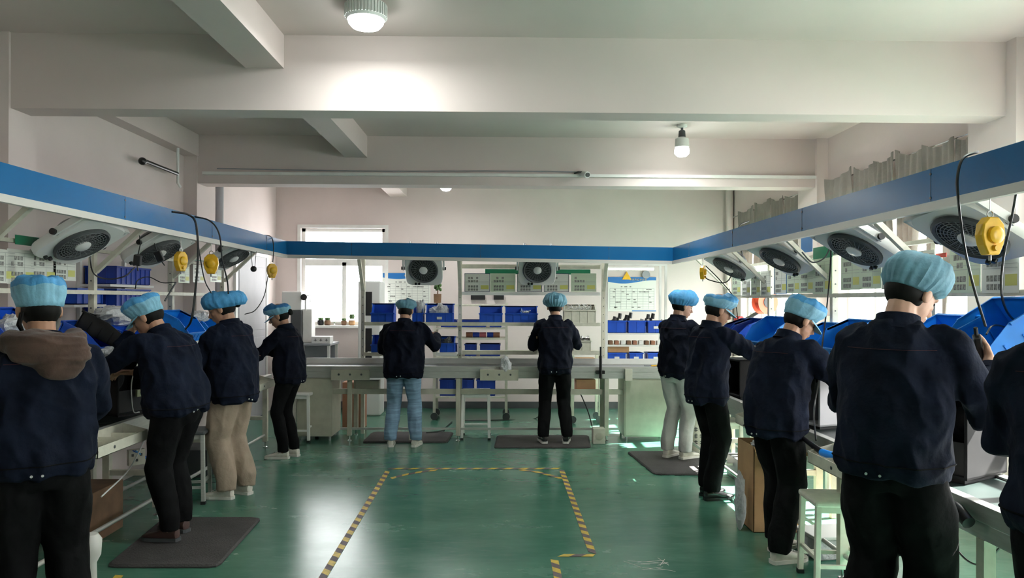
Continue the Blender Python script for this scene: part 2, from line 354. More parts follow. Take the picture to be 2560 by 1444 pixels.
# floor tape
def tape(pts, w=0.048, n=None, label='', pitch=.075, skew=.045, ph=0):
    P = [Vector((*W(u, v, Z=0).xy, 0.0015)) for u, v in pts]; P = spline(P, 10) if len(P) > 2 else P
    L = [0]
    for i in range(1, len(P)): L.append(L[-1] + (P[i] - P[i - 1]).length)
    def at(s):
        s = min(max(s, 0), L[-1] - 1e-6)
        for i in range(1, len(P)):
            if s <= L[i]: d = (P[i] - P[i - 1]).normalized(); return P[i - 1] + d * (s - L[i - 1]), Vector((-d.y, d.x, 0))
    b = MB(); k = int(L[-1] / pitch); z = Vector((0, 0, 1))
    for i in range(k):
        b.m = (i + ph) % 2; s0, s1 = i * pitch, (i + 1) * pitch
        q = []
        for s_, sd in ((s0, -1), (s1, -1), (s1, 1), (s0, 1)):
            p, nn = at(s_ + sd * skew / 2); q.append(p + nn * sd * w / 2)
        b.add([*q, *[p + z * .001 for p in q]], [(4, 5, 6, 7), (0, 1, 5, 4), (1, 2, 6, 5), (2, 3, 7, 6), (3, 0, 4, 7)])
    return tag(b.build('floor_tape', ['tape_yellow', 'tape_black']), label, 'floor tape', 'striped floor marking')
tape([(797, 1460), (970, 1176)], label='yellow and black striped tape on the floor, left side of the marked bay')
tape([(968, 1171), (1402, 1171)], label='yellow and black striped tape on the floor, straight far edge of the marked bay', ph=1)
tape([(976, 1196), (1010, 1187), (1060, 1178), (1100, 1174)], label='curved striped tape strip cutting the far left corner of the marked bay')
tape([(1300, 1174), (1340, 1179), (1380, 1189), (1412, 1198)], label='curved striped tape strip cutting the far right corner of the marked bay')
tape([(1404, 1174), (1482, 1385)], label='yellow and black striped tape on the floor, right side of the marked bay', ph=1)
tape([(1490, 1388), (1380, 1388)], label='short striped tape step at the right front of the marked bay')
tape([(1386, 1398), (1398, 1460)], label='striped tape leading towards the viewer from the short step', ph=0)
tape([(300, 1436), (270, 1470)], label='end of a yellow striped tape on the floor in front of the left mat')
# white scuff on floor
b = MB(); random.seed(5)
for i in range(14):
    c = W(1575 + random.random() * 90, 1402 + random.random() * 24, Z=.0005); d = Vector((random.uniform(-1, 1), random.uniform(-.25, .25), 0)).normalized() * random.uniform(.03, .09)
    b.bar(c - d, c + d, .003, .0006)
tag(b.build('paint_scuff', 'lip_white'), 'white scratched scuff on the green floor right of the marked bay', 'floor mark')

# ---------------------------------------------------------------- ceiling lights
def led_disc(loc, label, r=.118):
    t = empty('ceiling_light', loc, label=label, cat='ceiling light')
    b = MB().lathe([(r * .9, 0), (r, -.01), (r, -.085), (r * .92, -.1), (r * .8, -.1)], 40)
    for i in range(40):
        a = 2 * math.pi * i / 40; b.cbox((r * 1.0, 0, -.05), (.014, .006, .07), Matrix.Rotation(a, 4, 'Z'))
    b.build('housing', 'white_plastic', t)
    MB().lathe([(r * .86, -.098), (r * .86, -.118), (r * .7, -.14), (r * .3, -.15), (.001, -.151)], 32).build('diffuser', 'lamp_on', t, smooth=True)
    return t
def bulb(loc, label, cord=.05):
    t = empty('light_bulb', loc, label=label, cat='ceiling light')
    b = MB().lathe([(.05, 0), (.05, -.02), (.03, -.03)], 20); b.build('ceiling_rose', 'white_plastic', t, smooth=True)
    MB().lathe([(.012, -.02), (.012, -.05), (.032, -.06), (.036, -.12), (.03, -.13)], 20).build('socket', 'dark_grey', t, smooth=True)
    MB().lathe([(.03, -.12), (.066, -.14), (.07, -.22), (.066, -.225)], 24).build('collar', 'white_plastic', t, smooth=True)
    MB().lathe([(.064, -.22), (.072, -.25), (.070, -.285), (.045, -.31), (.001, -.318)], 24).build('diffuser', 'lamp_on', t, smooth=True)
    return t
p = W(915, 8, Z=ZC); led_disc((p.x, p.y, ZC), 'round white LED ceiling light with ribbed rim, nearest at the top of the picture')
p = W(1705, 312, Z=ZC); bulb((p.x, p.y, ZC), 'bare bulb in dark socket on the ceiling between the two big beams, at the right')
p = W(1115, 420, Y=9.7); bulb((p.x, 9.7, ZC), 'small lit bulb seen just below the rear ceiling beam')
def lamp_light(loc, e, r=.12, c=(0.93, 1.0, 0.97)):
    l = bpy.data.lights.new('lamp', 'AREA'); l.shape = 'DISK'; l.size = r * 2; l.energy = e; l.color = c; o = bpy.data.objects.new('lamp_light', l); COL.objects.link(o); o.location = loc; return o
p = W(915, 8, Z=ZC); lamp_light((p.x, p.y, ZC - .16), 12)
p = W(1705, 312, Z=ZC); lamp_light((p.x, p.y, ZC - .33), 16)
p = W(1115, 420, Y=9.7); lamp_light((p.x, 9.7, ZC - .33), 16)
for i, (x, y) in enumerate(((2.4, 3.4),)):  # added ceiling lamp, out of view, extra light for the near bay
    led_disc((x, y, ZC), ['round LED ceiling light outside the picture, right of the nearest one', 'round LED ceiling light above the viewer'][i])
    lamp_light((x, y, ZC - .16), 12)
# camera on the beam
p = W(1467, 437, Y=7.8)
t = empty('security_camera', (p.x, 7.9, p.z), label='small white bullet security camera on the rear ceiling beam', cat='camera')
b = MB().tube([(-.05, -.02, .03), (0.0, -.16, -.01)], .034, 16); b.build('body', 'white_plastic', t, smooth=True)
MB().tube([(0.0, -.158, -.009), (.003, -.168, -.012)], .024, 16).build('lens', 'black_plastic', t, smooth=True)
MB().tube([(-.12, -.01, .03), (-.09, -.07, .035), (-.03, -.09, .03)], .01, 8).build('bracket', 'dark_grey', t, smooth=True)

# ---------------------------------------------------------------- blue light-box frame
XL, XR, YB = -2.44, 1.99, 8.5
ZL, ZR = 2.285, 2.235
def lightbox(p, q, hide, label, x_sign):
    # p,q: top-front corners; hide: direction away from the aisle
    p, q = Vector(p), Vector(q); d = (q - p).normalized(); h = Vector(hide); n = h
    t = empty('light_box', p, label=label, cat='light box', group='blue light boxes')
    L = q - p
    def slab(off0, off1, z0, z1, name, m, a=0.0, c=0.0):
        b = MB(); vs = []
        for zz in (z0, z1):
            for base, e in ((Vector((0, 0, 0)), a), (L, c)):
                vs += [base + d * e + n * off0 + Vector((0, 0, zz)), base + d * e + n * off1 + Vector((0, 0, zz))]
        b.add(vs, [(0, 1, 3, 2), (4, 6, 7, 5), (0, 2, 6, 4), (1, 5, 7, 3), (0, 4, 5, 1), (2, 3, 7, 6)]); return b.build(name, m, t)
    slab(0, .012, -.155, 0, 'front_panel', 'blue_panel')
    slab(-.012, .02, -.195, -.155, 'lower_rail', 'lip_white')
    slab(.012, .10, -.04, -.01, 'top_rail', 'lip_white'); slab(.09, .10, -.155, -.04, 'rear_panel', 'lip_white')
    b = MB(); nb = int(L.length / 1.3)
    for i in range(nb):
        c = L * ((i + .5) / nb)
        for zz in (-.025, -.135): MB().tube([c - n * .004 + Vector((0, 0, zz)), c + Vector((0, 0, zz))], .006, 8).build('screw', 'dark_grey', t)
        MB().bar(c - n * .0008 + Vector((0, 0, -.152)), c - n * .0008 + Vector((0, 0, -.003)), .0016, .0012).build('panel_joint', 'dark_grey', t)
    return t
lightbox((XL, 1.2, ZL), (XL, YB, ZL), (-1, 0, 0), 'long blue light box over the left assembly line', 1)
lightbox((XR, YB, ZR), (XR, 1.2, ZR), (1, 0, 0), 'long blue light box over the right assembly line', 1)
lightbox((XL, YB, ZL), (XR, YB, ZR), (0, 1, 0), 'dark blue light box across the far assembly line', 1)
# bolts on top of the far box
for u in (1025, 1093, 1312, 1378):
    p = W(u, 612, Y=YB + .05); o = MB().tube([(0, 0, 0), (0, 0, .035)], .013, 8).build('hanger_bolt', 'steel'); o.location = (p.x, YB + .05, ZL + (ZR - ZL) * (p.x - XL) / (XR - XL) - .012)
    tag(o, {1025: 'bolt on top of the far blue box, leftmost of four', 1093: 'bolt on top of the far blue box, second from the left', 1312: 'bolt on top of the far blue box, above the right fan on its left side', 1378: 'bolt on top of the far blue box, rightmost of four'}[u], 'bolt')

# ---------------------------------------------------------------- station uprights
def upright(x, y, sx, ztop, label, group, zlo=0.0):
    """post at x,y with a brace towards the aisle (sx = direction of the aisle on the x axis, or 0 for the far line -> -y)"""
    t = empty('upright_post', (x, y, zlo), label=label, cat='post', group=group); b = MB(); b.cbox((0, 0, (ztop - zlo) / 2), (.045, .045, ztop - zlo))
    b.build('post', 'cream_light', t, bevel=.003)
    d = Vector((sx, 0, 0)) if sx else Vector((0, -1, 0)); L = .42 if sx else .3
    MB().bar(Vector((0, 0, ztop - zlo - .42)) + d * .02, Vector((0, 0, ztop - zlo - .04)) + d * L, .04, .03).build('brace', 'cream_light', t)
    MB().bar(Vector((0, 0, ztop - zlo - .02)), Vector((0, 0, ztop - zlo - .02)) + d * (L + .05), .04, .03).build('top_arm', 'cream_light', t)
    o0 = None
    for i in range(10):
        zz = .95 + i * .1 - zlo
        if o0 is None: o0 = MB().tube([(0, -.0225, 0), (0, -.0245, 0)], .006, 8).build('bolt', 'dark_grey', t); o = o0
        else: o = o0.copy(); COL.objects.link(o)
        o.location = (0, 0, zz)
    return t
PY = (2.9, 4.2, 5.5, 6.8, 8.05)
lw = ['nearest', 'beside the white instruction sheets', 'right of the crouched worker with the hood', 'between the second and third worker from the left', 'last before the far corner']
for i, y in enumerate(PY):
    upright(-3.0, y, 1, ZL - .05, ['cream post of the left line standing outside the picture', 'cream post of the left line behind the hooded worker', 'cream perforated post of the left line, beside the stacked blue crates', 'cream perforated post of the left line, right of the small instruction sheets', 'cream post of the left line nearest the far corner'][i], 'left line posts')
    upright(2.5, y, -1, ZR - .05, ['cream post of the right line outside the picture', 'cream perforated post of the right line, right of the tallest worker\'s head', 'cream perforated post of the right line, left of the tallest worker', 'cream perforated post of the right line, behind the red and orange reel', 'cream post of the right line nearest the far corner'][i], 'right line posts')
for i, u in enumerate((908, 1150, 1508)):
    p = W(u, 800, Y=8.98); upright(p.x, 8.98, 0, 2.16, ['white post of the far line beside the window', 'white post of the far line between the two fans', 'white post of the far line right of the cream wire basket'][i], 'far line posts', zlo=0)
def rail(name, p, q, w, h, m, label, cat='rail', group=None):
    p = Vector(p); q = Vector(q); o = MB().bar(Vector((0, 0, 0)), q - p, w, h).build(name, m, bevel=.002); o.location = p; return tag(o, label, cat, group)
for sx, x, w in ((-1, -2.96, 'left'), (1, 2.46, 'right')):
    rail('sheet_rail', (x, 1.5, 1.665), (x, 8.05, 1.665), .03, .03, 'cream_light', 'cream rail carrying the lower edge of the instruction sheets, %s line' % w)
    rail('sheet_rail', (x, 1.5, 1.97), (x, 8.05, 1.97), .025, .025, 'cream_light', 'cream rail above the instruction sheets, %s line' % w)
p0, p1 = W(1155, 733, Y=8.95), W(1500, 733, Y=8.95)
rail('sheet_rail', (p0.x, 8.93, p0.z), (p1.x, 8.93, p0.z), .03, .04, 'white_paint', 'white rail under the instruction sheets of the far line')
rail('sheet_rail', (p0.x, 8.93, W(0, 660, Y=8.95).z), (p1.x, 8.93, W(0, 660, Y=8.95).z), .03, .05, 'cream_light', 'cream rail behind the fans of the far line')

# ---------------------------------------------------------------- conveyors
def side_conveyor(x_in, sx, y0, y1, label, zt):
    """x_in: aisle-side face; sx: direction away from the aisle"""
    t = empty('conveyor', (x_in, y0, 0), label=label, cat='conveyor'); L = y1 - y0; Wd = .42 if sx < 0 else .46
    for xo in (0, Wd - .05):
        b = MB(); b.box((sx * xo, 0, zt - .075), (sx * (xo + .05), L, zt)); b.box((sx * (xo + .002), 0, zt - .145), (sx * (xo + .048), L, zt - .075)); b.build('side_rail', 'aluminium', t, bevel=.003)
    MB().box((sx * .05, 0.01, zt - .05), (sx * (Wd - .05), L - .01, zt - .012)).build('belt', 'belt', t)
    k = int(L / 1.3)
    for i in range(k + 1):
        y = .15 + i * (L - .3) / k
        for xo in (.025, Wd - .025):
            MB().cbox((sx * xo, y, .06 + (zt - .2) / 2), (.05, .05, zt - .21)).build('leg', 'cream_light', t)
            b = MB(); b.tube([(sx * xo, y, .004), (sx * xo, y, .07)], .008, 8); b.lathe([(.025, 0), (.025, .006), (.01, .015)], 16, Matrix.Translation((sx * xo, y, 0.0))); b.build('levelling_foot', 'steel', t, smooth=True)
        MB().box((sx * .05, y - .02, .3), (sx * (Wd - .05), y + .02, .34)).build('crossbar', 'cream_light', t)
    for xo in (.03, Wd - .03): MB().tube([(sx * xo, .1, .135), (sx * xo, L - .1, .135)], .014, 10).build('foot_rail', 'aluminium', t, smooth=True)
    return t
ZS = 0.785
side_conveyor(-2.54, -1, 1.6, 8.3, 'belt conveyor with aluminium side rails along the left line', ZS)
side_conveyor(1.99, 1, 1.6, 8.3, 'belt conveyor with aluminium side rails along the right line', ZS)
# far conveyor
ZB = .858
x0, x1 = W(742, 916, Y=YB).x, W(1672, 916, Y=YB).x
t = empty('conveyor', (0, YB, 0), label='wide belt conveyor of the far line between two cream cabinets', cat='conveyor')
for yo in (0, .40):
    b = MB(); b.box((x0, yo, ZB - .06), (x1, yo + .04, ZB)); b.box((x0, yo + .003, ZB - .135), (x1, yo + .037, ZB - .06)); b.build('side_rail', 'aluminium', t, bevel=.003)
MB().box((x0 + .02, .04, ZB - .05), (x1 - .02, .40, ZB - .015)).build('belt', 'grey_plastic', t)
MB().box((x0, .425, ZB), (x1, .445, ZB + .06)).build('back_stop', 'white_paint', t)
for u in (873, 1145, 1517):
    x = W(u, 1000, Y=YB).x
    for yo in (.03, .41):
        MB().cbox((x, yo, .06 + (ZB - .2) / 2), (.05, .05, ZB - .2)).build('leg', 'cream_paint', t, bevel=.003)
        b = MB(); b.tube([(x, yo, .004), (x, yo, .07)], .008, 8); b.lathe([(.025, 0), (.025, .006), (.01, .015)], 16, Matrix.Translation((x, yo, 0))); b.build('levelling_foot', 'steel', t, smooth=True)
zc = W(1000, 980, Y=YB).z
xa, xb = W(828, 980, Y=YB).x, W(1560, 980, Y=YB).x
MB().box((xa, .06, zc - .03), (xb, .09, zc + .03)).build('crossbar', 'cream_paint', t)
zc = W(1000, 1072, Y=YB).z
MB().box((xa + .1, .02, zc - .012), (xb - .05, .04, zc + .012)).build('foot_rail', 'aluminium', t)
# end cabinets
for u0, u1, lb in ((742, 830, 'plain cream steel cabinet under the left end of the far conveyor'), (1561, 1675, 'plain cream steel cabinet under the right end of the far conveyor')):
    a, c = W(u0, 946, Y=YB + .02), W(u1, 1092, Y=YB + .02)
    t = empty('cabinet', (a.x, YB + .02, 0), label=lb, cat='cabinet'); w = c.x - a.x
    MB().box((0, 0, .05), (w, .46, ZB - .14)).build('body', 'cream_paint', t, bevel=.004)
    MB().box((.015, -.006, .065), (w - .015, 0, ZB - .155)).build('door', 'cream_paint', t, bevel=.003)
    for xx in (.03, w - .03):
        for yy in (.03, .42): MB().tube([(xx, yy, 0), (xx, yy, .055)], .014, 10).build('foot', 'steel', t)
# control plates on the far rail
def plate(u0, v0, u1, v1, y, d, name, m, label, cat, holes=0, parts=None):
    a, c = W(u0, v0, Y=y), W(u1, v1, Y=y); t = empty(name, ((a.x + c.x) / 2, y, c.z), label=label, cat=cat)
    w, h = c.x - a.x, a.z - c.z
    MB().box((-w / 2, 0, 0), (w / 2, d, h)).build('housing', m, t, bevel=.003)
    for i in range(holes):
        xx = -w / 2 + w * (i + .7) / (holes + .4); b = MB().tube([(xx, -.002, h * .55), (xx, .001, h * .55)], .012, 14)
        b.build('socket', 'dark_grey', t)
    return t, w, h
plate(827, 924, 923, 950, YB - .045, .04, 'socket_panel', 'cream_paint', 'cream socket panel on the far conveyor rail, left of the worker in jeans', 'socket panel', 3)
plate(1200, 924, 1296, 951, YB - .11, .10, 'socket_panel', 'cream_paint', 'cream parts tray with sockets on the far conveyor rail, below the white bag', 'socket panel', 3)
plate(1563, 922, 1581, 952, YB - .05, .045, 'switch_box', 'cream_light', 'small cream switch box on the far conveyor rail left of the right cabinet', 'switch box')
plate(889, 951, 947, 981, YB + .12, .12, 'junction_box', 'cream_paint', 'cream junction box hanging under the far conveyor, right of the left cabinet', 'junction box')
# ---------------------------------------------------------------- people
def remeshed(b, name, m, parent, voxel, smooth=6, fold=0.0, fs=(7, 7, 3), seed=0.0, colorfn=None, mats=None, tz=None):
    me = bpy.data.meshes.new('tmp'); me.from_pydata(b.v, [], b.f); me.update()
    bm = bmesh.new(); bm.from_mesh(me); bmesh.ops.triangulate(bm, faces=bm.faces); bmesh.ops.recalc_face_normals(bm, faces=bm.faces); bm.to_mesh(me); bm.free()
    o = bpy.data.objects.new('tmp', me); COL.objects.link(o)
    r = o.modifiers.new('r', 'REMESH'); r.mode = 'VOXEL'; r.voxel_size = voxel
    s = o.modifiers.new('s', 'SMOOTH'); s.factor = 0.5; s.iterations = smooth
    dg = bpy.context.evaluated_depsgraph_get(); ev = o.evaluated_get(dg); nm = bpy.data.meshes.new_from_object(ev)
    bpy.data.objects.remove(o); bpy.data.meshes.remove(me)
    if fold:
        ns = [v.normal.copy() for v in nm.vertices]; sv = Vector((seed * 3.1, seed * 1.7, seed))
        for v, n in zip(nm.vertices, ns):
            p = v.co; q = Vector((p.x * fs[0], p.y * fs[1], p.z * fs[2])) + sv
            a = 1 - abs(noise.noise(q)) * 2.6; c = 1 - abs(noise.noise(Vector((q.x * 1.5 + q.z, q.y * 1.5, q.z * 2.6)) + Vector((5, 3, 1)))) * 3
            v.co = p + n * (fold * (a - .45) + fold * .5 * c)
    nm.polygons.foreach_set('use_smooth', [True] * len(nm.polygons))
    nm.materials.clear()
    for q in (mats or [m]): nm.materials.append(M[q])
    if colorfn:
        for p in nm.polygons: p.material_index = colorfn(p.center)
    nm.name = name; o = bpy.data.objects.new(name, nm); COL.objects.link(o); o.parent = parent; return o
def ring(c, rx, ry, ax, ay, n=20, sq=1.0):
    out = []
    for j in range(n):
        t = 2 * math.pi * j / n; cx, cy = math.cos(t), math.sin(t)
        if sq != 1: cx, cy = math.copysign(abs(cx) ** sq, cx), math.copysign(abs(cy) ** sq, cy)
        out.append(c + ax * rx * cx + ay * ry * cy)
    return out
def capsule(b, pts, rad, n=12):
    P = [Vector(p) for p in pts]; r0, r1 = rad[0], rad[-1]; d0 = (P[0] - P[1]).normalized(); d1 = (P[-1] - P[-2]).normalized()
    pp = [P[0] + d0 * r0 * .9, P[0] + d0 * r0 * .55] + P + [P[-1] + d1 * r1 * .55, P[-1] + d1 * r1 * .9]
    rr = [r0 * .42, r0 * .83] + list(rad) + [r1 * .83, r1 * .42]; b.tube(pp, rr, n)
def ik(a, t, l1, l2, pole):
    a, t, pole = Vector(a), Vector(t), Vector(pole); d = t - a; L = min(d.length, (l1 + l2) * .995); d.normalize(); t = a + d * L
    x = (l1 * l1 - l2 * l2 + L * L) / (2 * L); h = math.sqrt(max(l1 * l1 - x * x, 0)); pp = (pole - d * pole.dot(d)).normalized()
    return a + d * x + pp * h, t
def hand(b, wr, d, nrm, side, s=1.0, curl=.5):
    """wr wrist, d direction of hand, nrm palm normal (palm faces this way), side +1 thumb on d x nrm side"""
    d = Vector(d).normalized(); nrm = Vector(nrm); nrm = (nrm - d * nrm.dot(d)).normalized(); x = d.cross(nrm) * side
    w = Vector(wr)
    rings = []
    for t, hw, hh in ((-.01, .026, .020), (.02, .034, .019), (.055, .040, .016), (.088, .041, .014)):
        rings.append(ring(w + d * t * s, hw * s, hh * s, x, nrm, 14))
    b.loft(rings)
    for i, (off, L, r) in enumerate(((.030, .074, .0088), (.010, .082, .0092), (-.010, .076, .0088), (-.029, .060, .0078))):
        p = w + (d * .082 + x * off) * s; a = curl * (.45 + .12 * i); pts = [p]; dd = d.copy() + x * off * .8
        for q in (.45, .32, .25):
            dd = (dd * math.cos(a) + nrm * math.sin(a)).normalized(); p = p + dd * L * q * s; pts.append(p); a = curl * .75
        capsule(b, pts, [r * s, r * s * .98, r * s * .92, r * s * .8], 8)
    p = w + (d * .028 + x * .028) * s; dd = (d * .62 + x * .62 + nrm * .35).normalized(); pts = [p]
    for q in (.038, .032, .024): p = p + dd * q * s; pts.append(p); dd = (dd + d * .25 + nrm * .25 * curl).normalized()
    capsule(b, pts, [.0125 * s, .0112 * s, .0102 * s, .0085 * s], 8)

PALM = {}
def person(px, py, face, label, H=1.68, lean=8, headp=30, heady=0, headr=0, wl=None, wr_=None, fl=(-.10, 0), fr=(.10, .02), zf=0.0, build=1.0, cap='band', capm='cap_light', capt='cap_blue', visor=False,
           jm='navy_cloth', tm='black_cloth', skin='skin', shoe='shoe_white', hem=.86, tleg=1.0, seed=1.0, pl=(-.6, -.5, -.6), pr=(.6, -.5, -.6), hair='short', hood=False, sides=(0, 0), hl=None, hr=None, curl=.6, collar='navy_cloth', capk=1.0, sole='sole_white'):
    """face: heading angle in degrees (0 = +x, 90 = +y). Local frame: x right, y forward, z up."""
    t = empty('person', (px, py, zf), (0, 0, R(face - 90)), label=label, cat='person'); s = H / 1.70; k = build
    X, Yv, Z = Vector((1, 0, 0)), Vector((0, 1, 0)), Vector((0, 0, 1))
    def dr(a): return Vector((0, math.sin(R(a)), math.cos(R(a))))
    hipc = Vector((sides[0], 0 - .015 * lean / 10, .92 * s)); wa = hipc + dr(lean * .5) * .14 * s; ch = wa + dr(lean * .9) * .20 * s; sh = ch + dr(lean * 1.1) * .15 * s; nk = sh + dr(lean * 1.3) * .05 * s
    SW = .178 * s * (.5 + .5 * k)
    shd = sh - dr(lean * 1.1) * .028 * s
    SL, SR = shd - X * SW, shd + X * SW
    la, lf = .285 * s, .255 * s
    wl = Vector(wl) if wl else Vector((-.25, .15, .80)); wr_ = Vector(wr_) if wr_ else Vector((.25, .15, .80))
    EL, wl = ik(SL, wl, la, lf, pl); ER, wr_ = ik(SR, wr_, la, lf, pr)
    hips = [hipc - X * .088 * s, hipc + X * .088 * s]; ank = [Vector((fl[0], fl[1], .10 * s)), Vector((fr[0], fr[1], .10 * s))]
    knees = []
    for i in range(2): kn, an = ik(hips[i] - Z * .02, ank[i], .41 * s, .41 * s, (0, 1, 0)); knees.append(kn); ank[i] = an
    # head frame
    hm = Matrix.Translation(nk + dr(lean * 1.2 + headp * .35) * .052 * s) @ Matrix.Rotation(R(heady), 4, 'Z') @ Matrix.Rotation(R(headr), 4, 'Y') @ Matrix.Rotation(-R(headp), 4, 'X') @ Matrix.Translation((0, .012 * s, .095 * s)) @ Matrix.Scale(s * 1.07, 4)
    b = MB()
    # ---- body
    b.loft([ring(c, rx * s, ry * s, X, a.cross(X), 18) for c, rx, ry, a in ((hipc - Z * .09 * s, .12, .09, Z), (hipc, .155, .105, Z), (wa, .13, .095, dr(lean * .7)), (ch, .155, .105, dr(lean)), (sh - Z * .045, .11, .075, dr(lean * 1.1)), (nk, .055, .06, dr(lean * 1.3)))])
    hc = hm @ Vector((0, -.02, -.03)); capsule(b, [nk - dr(lean) * .03, (nk + hc) / 2 - Yv * .004, hc], [.062 * s, .056 * s, .056 * s])
    for S_, E_, w_ in ((SL, EL, wl), (SR, ER, wr_)):
        capsule(b, [S_ + (sh - S_) * .30 - Z * .02 * s, (S_ + E_) / 2, E_], [.040 * s, .043 * s, .038 * s]); capsule(b, [E_, (E_ * .6 + w_ * .4), w_], [.040 * s, .038 * s, .026 * s])
    for i in range(2):
        capsule(b, [hips[i], (hips[i] + knees[i]) / 2, knees[i]], [.080 * s, .070 * s, .052 * s]); capsule(b, [knees[i], knees[i] * .65 + ank[i] * .35, ank[i] - Z * .02], [.052 * s, .050 * s, .034 * s])
    HL = hl or ((wl - EL).normalized() + Vector((.1, .2, 0)), (.5, 0, -.85)); HR = hr or ((wr_ - ER).normalized() + Vector((-.1, .2, 0)), (-.5, 0, -.85))
    hand(b, wl + (wl - EL).normalized() * .012, HL[0], HL[1], -1, s, curl); hand(b, wr_ + (wr_ - ER).normalized() * .012, HR[0], HR[1], 1, s, curl)
    d_, n_ = Vector(HR[0]).normalized(), Vector(HR[1]); n_ = (n_ - d_ * n_.dot(d_)).normalized(); PALM[label] = (t, wr_ + d_ * .085 * s + n_ * .036, d_, n_, d_.cross(n_))
    b.ell((0, -.012, .022), (.074, .092, .098), hm); b.ell((0, .030, -.030), (.060, .064, .092), hm); b.ell((0, .055, -.088), (.036, .036, .032), hm)
    b.ell((0, .040, -.062), (.050, .050, .045), hm)
    b.ell((0, .080, .016), (.045, .018, .012), hm); b.ell((.030, .066, -.026), (.020, .02, .018), hm); b.ell((-.030, .066, -.026), (.020, .02, .018), hm)
    b.tube([hm @ Vector(q) for q in ((0, .088, .012), (0, .100, -.012), (0, .113, -.032), (0, .100, -.044))], [.008, .009, .013, .008], 8)
    b.ell((0, .092, -.062), (.024, .012, .007), hm); b.ell((0, .090, -.073), (.020, .011, .007), hm)
    for q in (-1, 1): b.ell((q * .077, -.008, -.018), (.011, .020, .031), hm @ Matrix.Translation((0, 0, 0)) @ Matrix.Rotation(q * .15, 4, 'Z'), 12, 8)
    remeshed(b, 'body', skin, t, .0062, 2)
    # eyes and brows
    for q in (-1, 1):
        MB().ell((q * .029, .0815, -.004), (.010, .004, .0045), hm, 12, 8).build('eye', 'black_plastic', t, smooth=True)
    # hair
    b = MB(); rings = []
    for i in range(1, 14):
        a = math.pi * i / 14; rg = []
        for j in range(28):
            th = 2 * math.pi * j / 28; x = .082 * math.sin(a) * math.cos(th); y = -.016 + .100 * math.sin(a) * math.sin(th); z = .018 - .112 * math.cos(a)
            lim = .088 if z > .05 else (.012 + max(0, z + .01) * .9)
            if hair == 'long': lim += .012
            if y > lim: y = lim; x *= .97 if z < .05 else 1
            zl = -.075 if hair != 'long' else -.09
            if z < zl: z = zl + (z - zl) * .2; x *= .8; y = y * .8 - .012
            z = min(z, .088)
            if z > -.02: kz = min(1, (z + .02) / .03) * .2; x *= 1 - kz; y = (y + .016) * (1 - kz) - .016
            rg.append(hm @ Vector((x, y, z)))
        rings.append(rg)
    b.loft(rings)
    if hair == 'bun': b.ell((0, -.12, -.02), (.035, .03, .035), hm)
    if hair == 'long':
        for q in (0, 1): 
            aa = R(183 + q * 9); p = Vector((.075 * math.cos(aa), -.02 + .09 * math.sin(aa), -.03)); b.tube([hm @ p, hm @ (p + Vector((.004 * (q - 4), 0, -.05))), hm @ (p * .9 + Vector((.002, .005, -.11)))], [.007, .006, .002], 8)
    b.build('hair', 'hair', t, smooth=True)
    # ---- cap
    b = MB(); prof = {'band': ((.070, -.004, -2), (.086, .0, 0), (.090, .016, 0), (.096, .05, 0), (.101, .082, 0), (.096, .104, 1), (.082, .122, 1), (.05, .134, 1), (.02, .131, 1)),
                       'puff': ((.070, -.012, -2), (.086, -.010, 0), (.090, -.002, 0), (.108, .022, 0), (.116, .055, 0), (.111, .090, 0), (.094, .120, 0), (.062, .140, 0), (.02, .147, 0)),
                       'flat': ((.070, .002, -2), (.087, .004, 0), (.092, .018, 0), (.108, .045, 0), (.110, .072, 0), (.100, .094, 1), (.078, .110, 1), (.045, .118, 1), (.015, .118, 1)),
                       'snood': ((.070, -.012, -2), (.086, -.010, 0), (.090, -.002, 0), (.106, .022, 0), (.114, .055, 0), (.108, .088, 0), (.090, .112, 0), (.058, .128, 0), (.02, .133, 0))}[cap]
    n = 72; rings = []
    for ri, (r, z, mi) in enumerate(prof):
        rg = []
        for j in range(n):
            th = 2 * math.pi * j / n; pl_ = 0
            amp = (.0045 if ri in (2, 3) else .003) if cap in ('puff', 'snood') else .0018
            pl_ = amp * math.sin(th * 23 + seed * 5 + 2 * math.sin(th * 3))
            q = Vector((math.cos(th) * 2.2, math.sin(th) * 2.2, z * 18 + seed * 7)); w_ = noise.noise(q) * (.014 if ri > 2 else .001) + (1 - abs(noise.noise(q * 1.7))) * (.006 if ri > 2 else 0)
            rr = r + pl_ + w_; rr = .078 + (rr - .078) * (1 + (capk - 1) * 2.2) if rr > .078 else rr; x, y, zz = rr * math.cos(th), rr * 1.17 * math.sin(th) - .012, z + (noise.noise(q * 1.3) * .012 if ri > 3 else 0)
            if cap == 'snood':
                back = max(0, -math.sin(th)); y -= .055 * back * (1 if 1 < ri < 8 else .3); zz -= .035 * back * (1 if ri > 1 else .3)
            if cap == 'flat': zz += .012 * math.sin(th) * (ri > 2)
            zz += .016 * math.sin(th) + (.010 if ri < 3 and math.sin(th) > .3 else 0)
            rg.append(hm @ Vector((x, y, zz)))
        rings.append(rg)
    two = capt and cap in ('band', 'flat')
    for i in range(len(rings) - 1):
        b.m = 1 if (two and prof[i + 1][2] == 1) else 0; b.loft(rings[i:i + 2], close=False)
    b.m = 1 if two else 0; kk = len(b.v); b.v += [tuple(p) for p in rings[-1]]; b.f.append(tuple(range(kk, kk + n))); b.mi.append(b.m)
    c = b.build('cap', [capm, capt] if two else capm, t, smooth=True)
    bm = bmesh.new(); bm.from_mesh(c.data); bmesh.ops.remove_doubles(bm, verts=bm.verts, dist=.0004); bmesh.ops.recalc_face_normals(bm, faces=bm.faces); bm.to_mesh(c.data); bm.free()
    c.data.polygons.foreach_set('use_smooth', [True] * len(c.data.polygons))
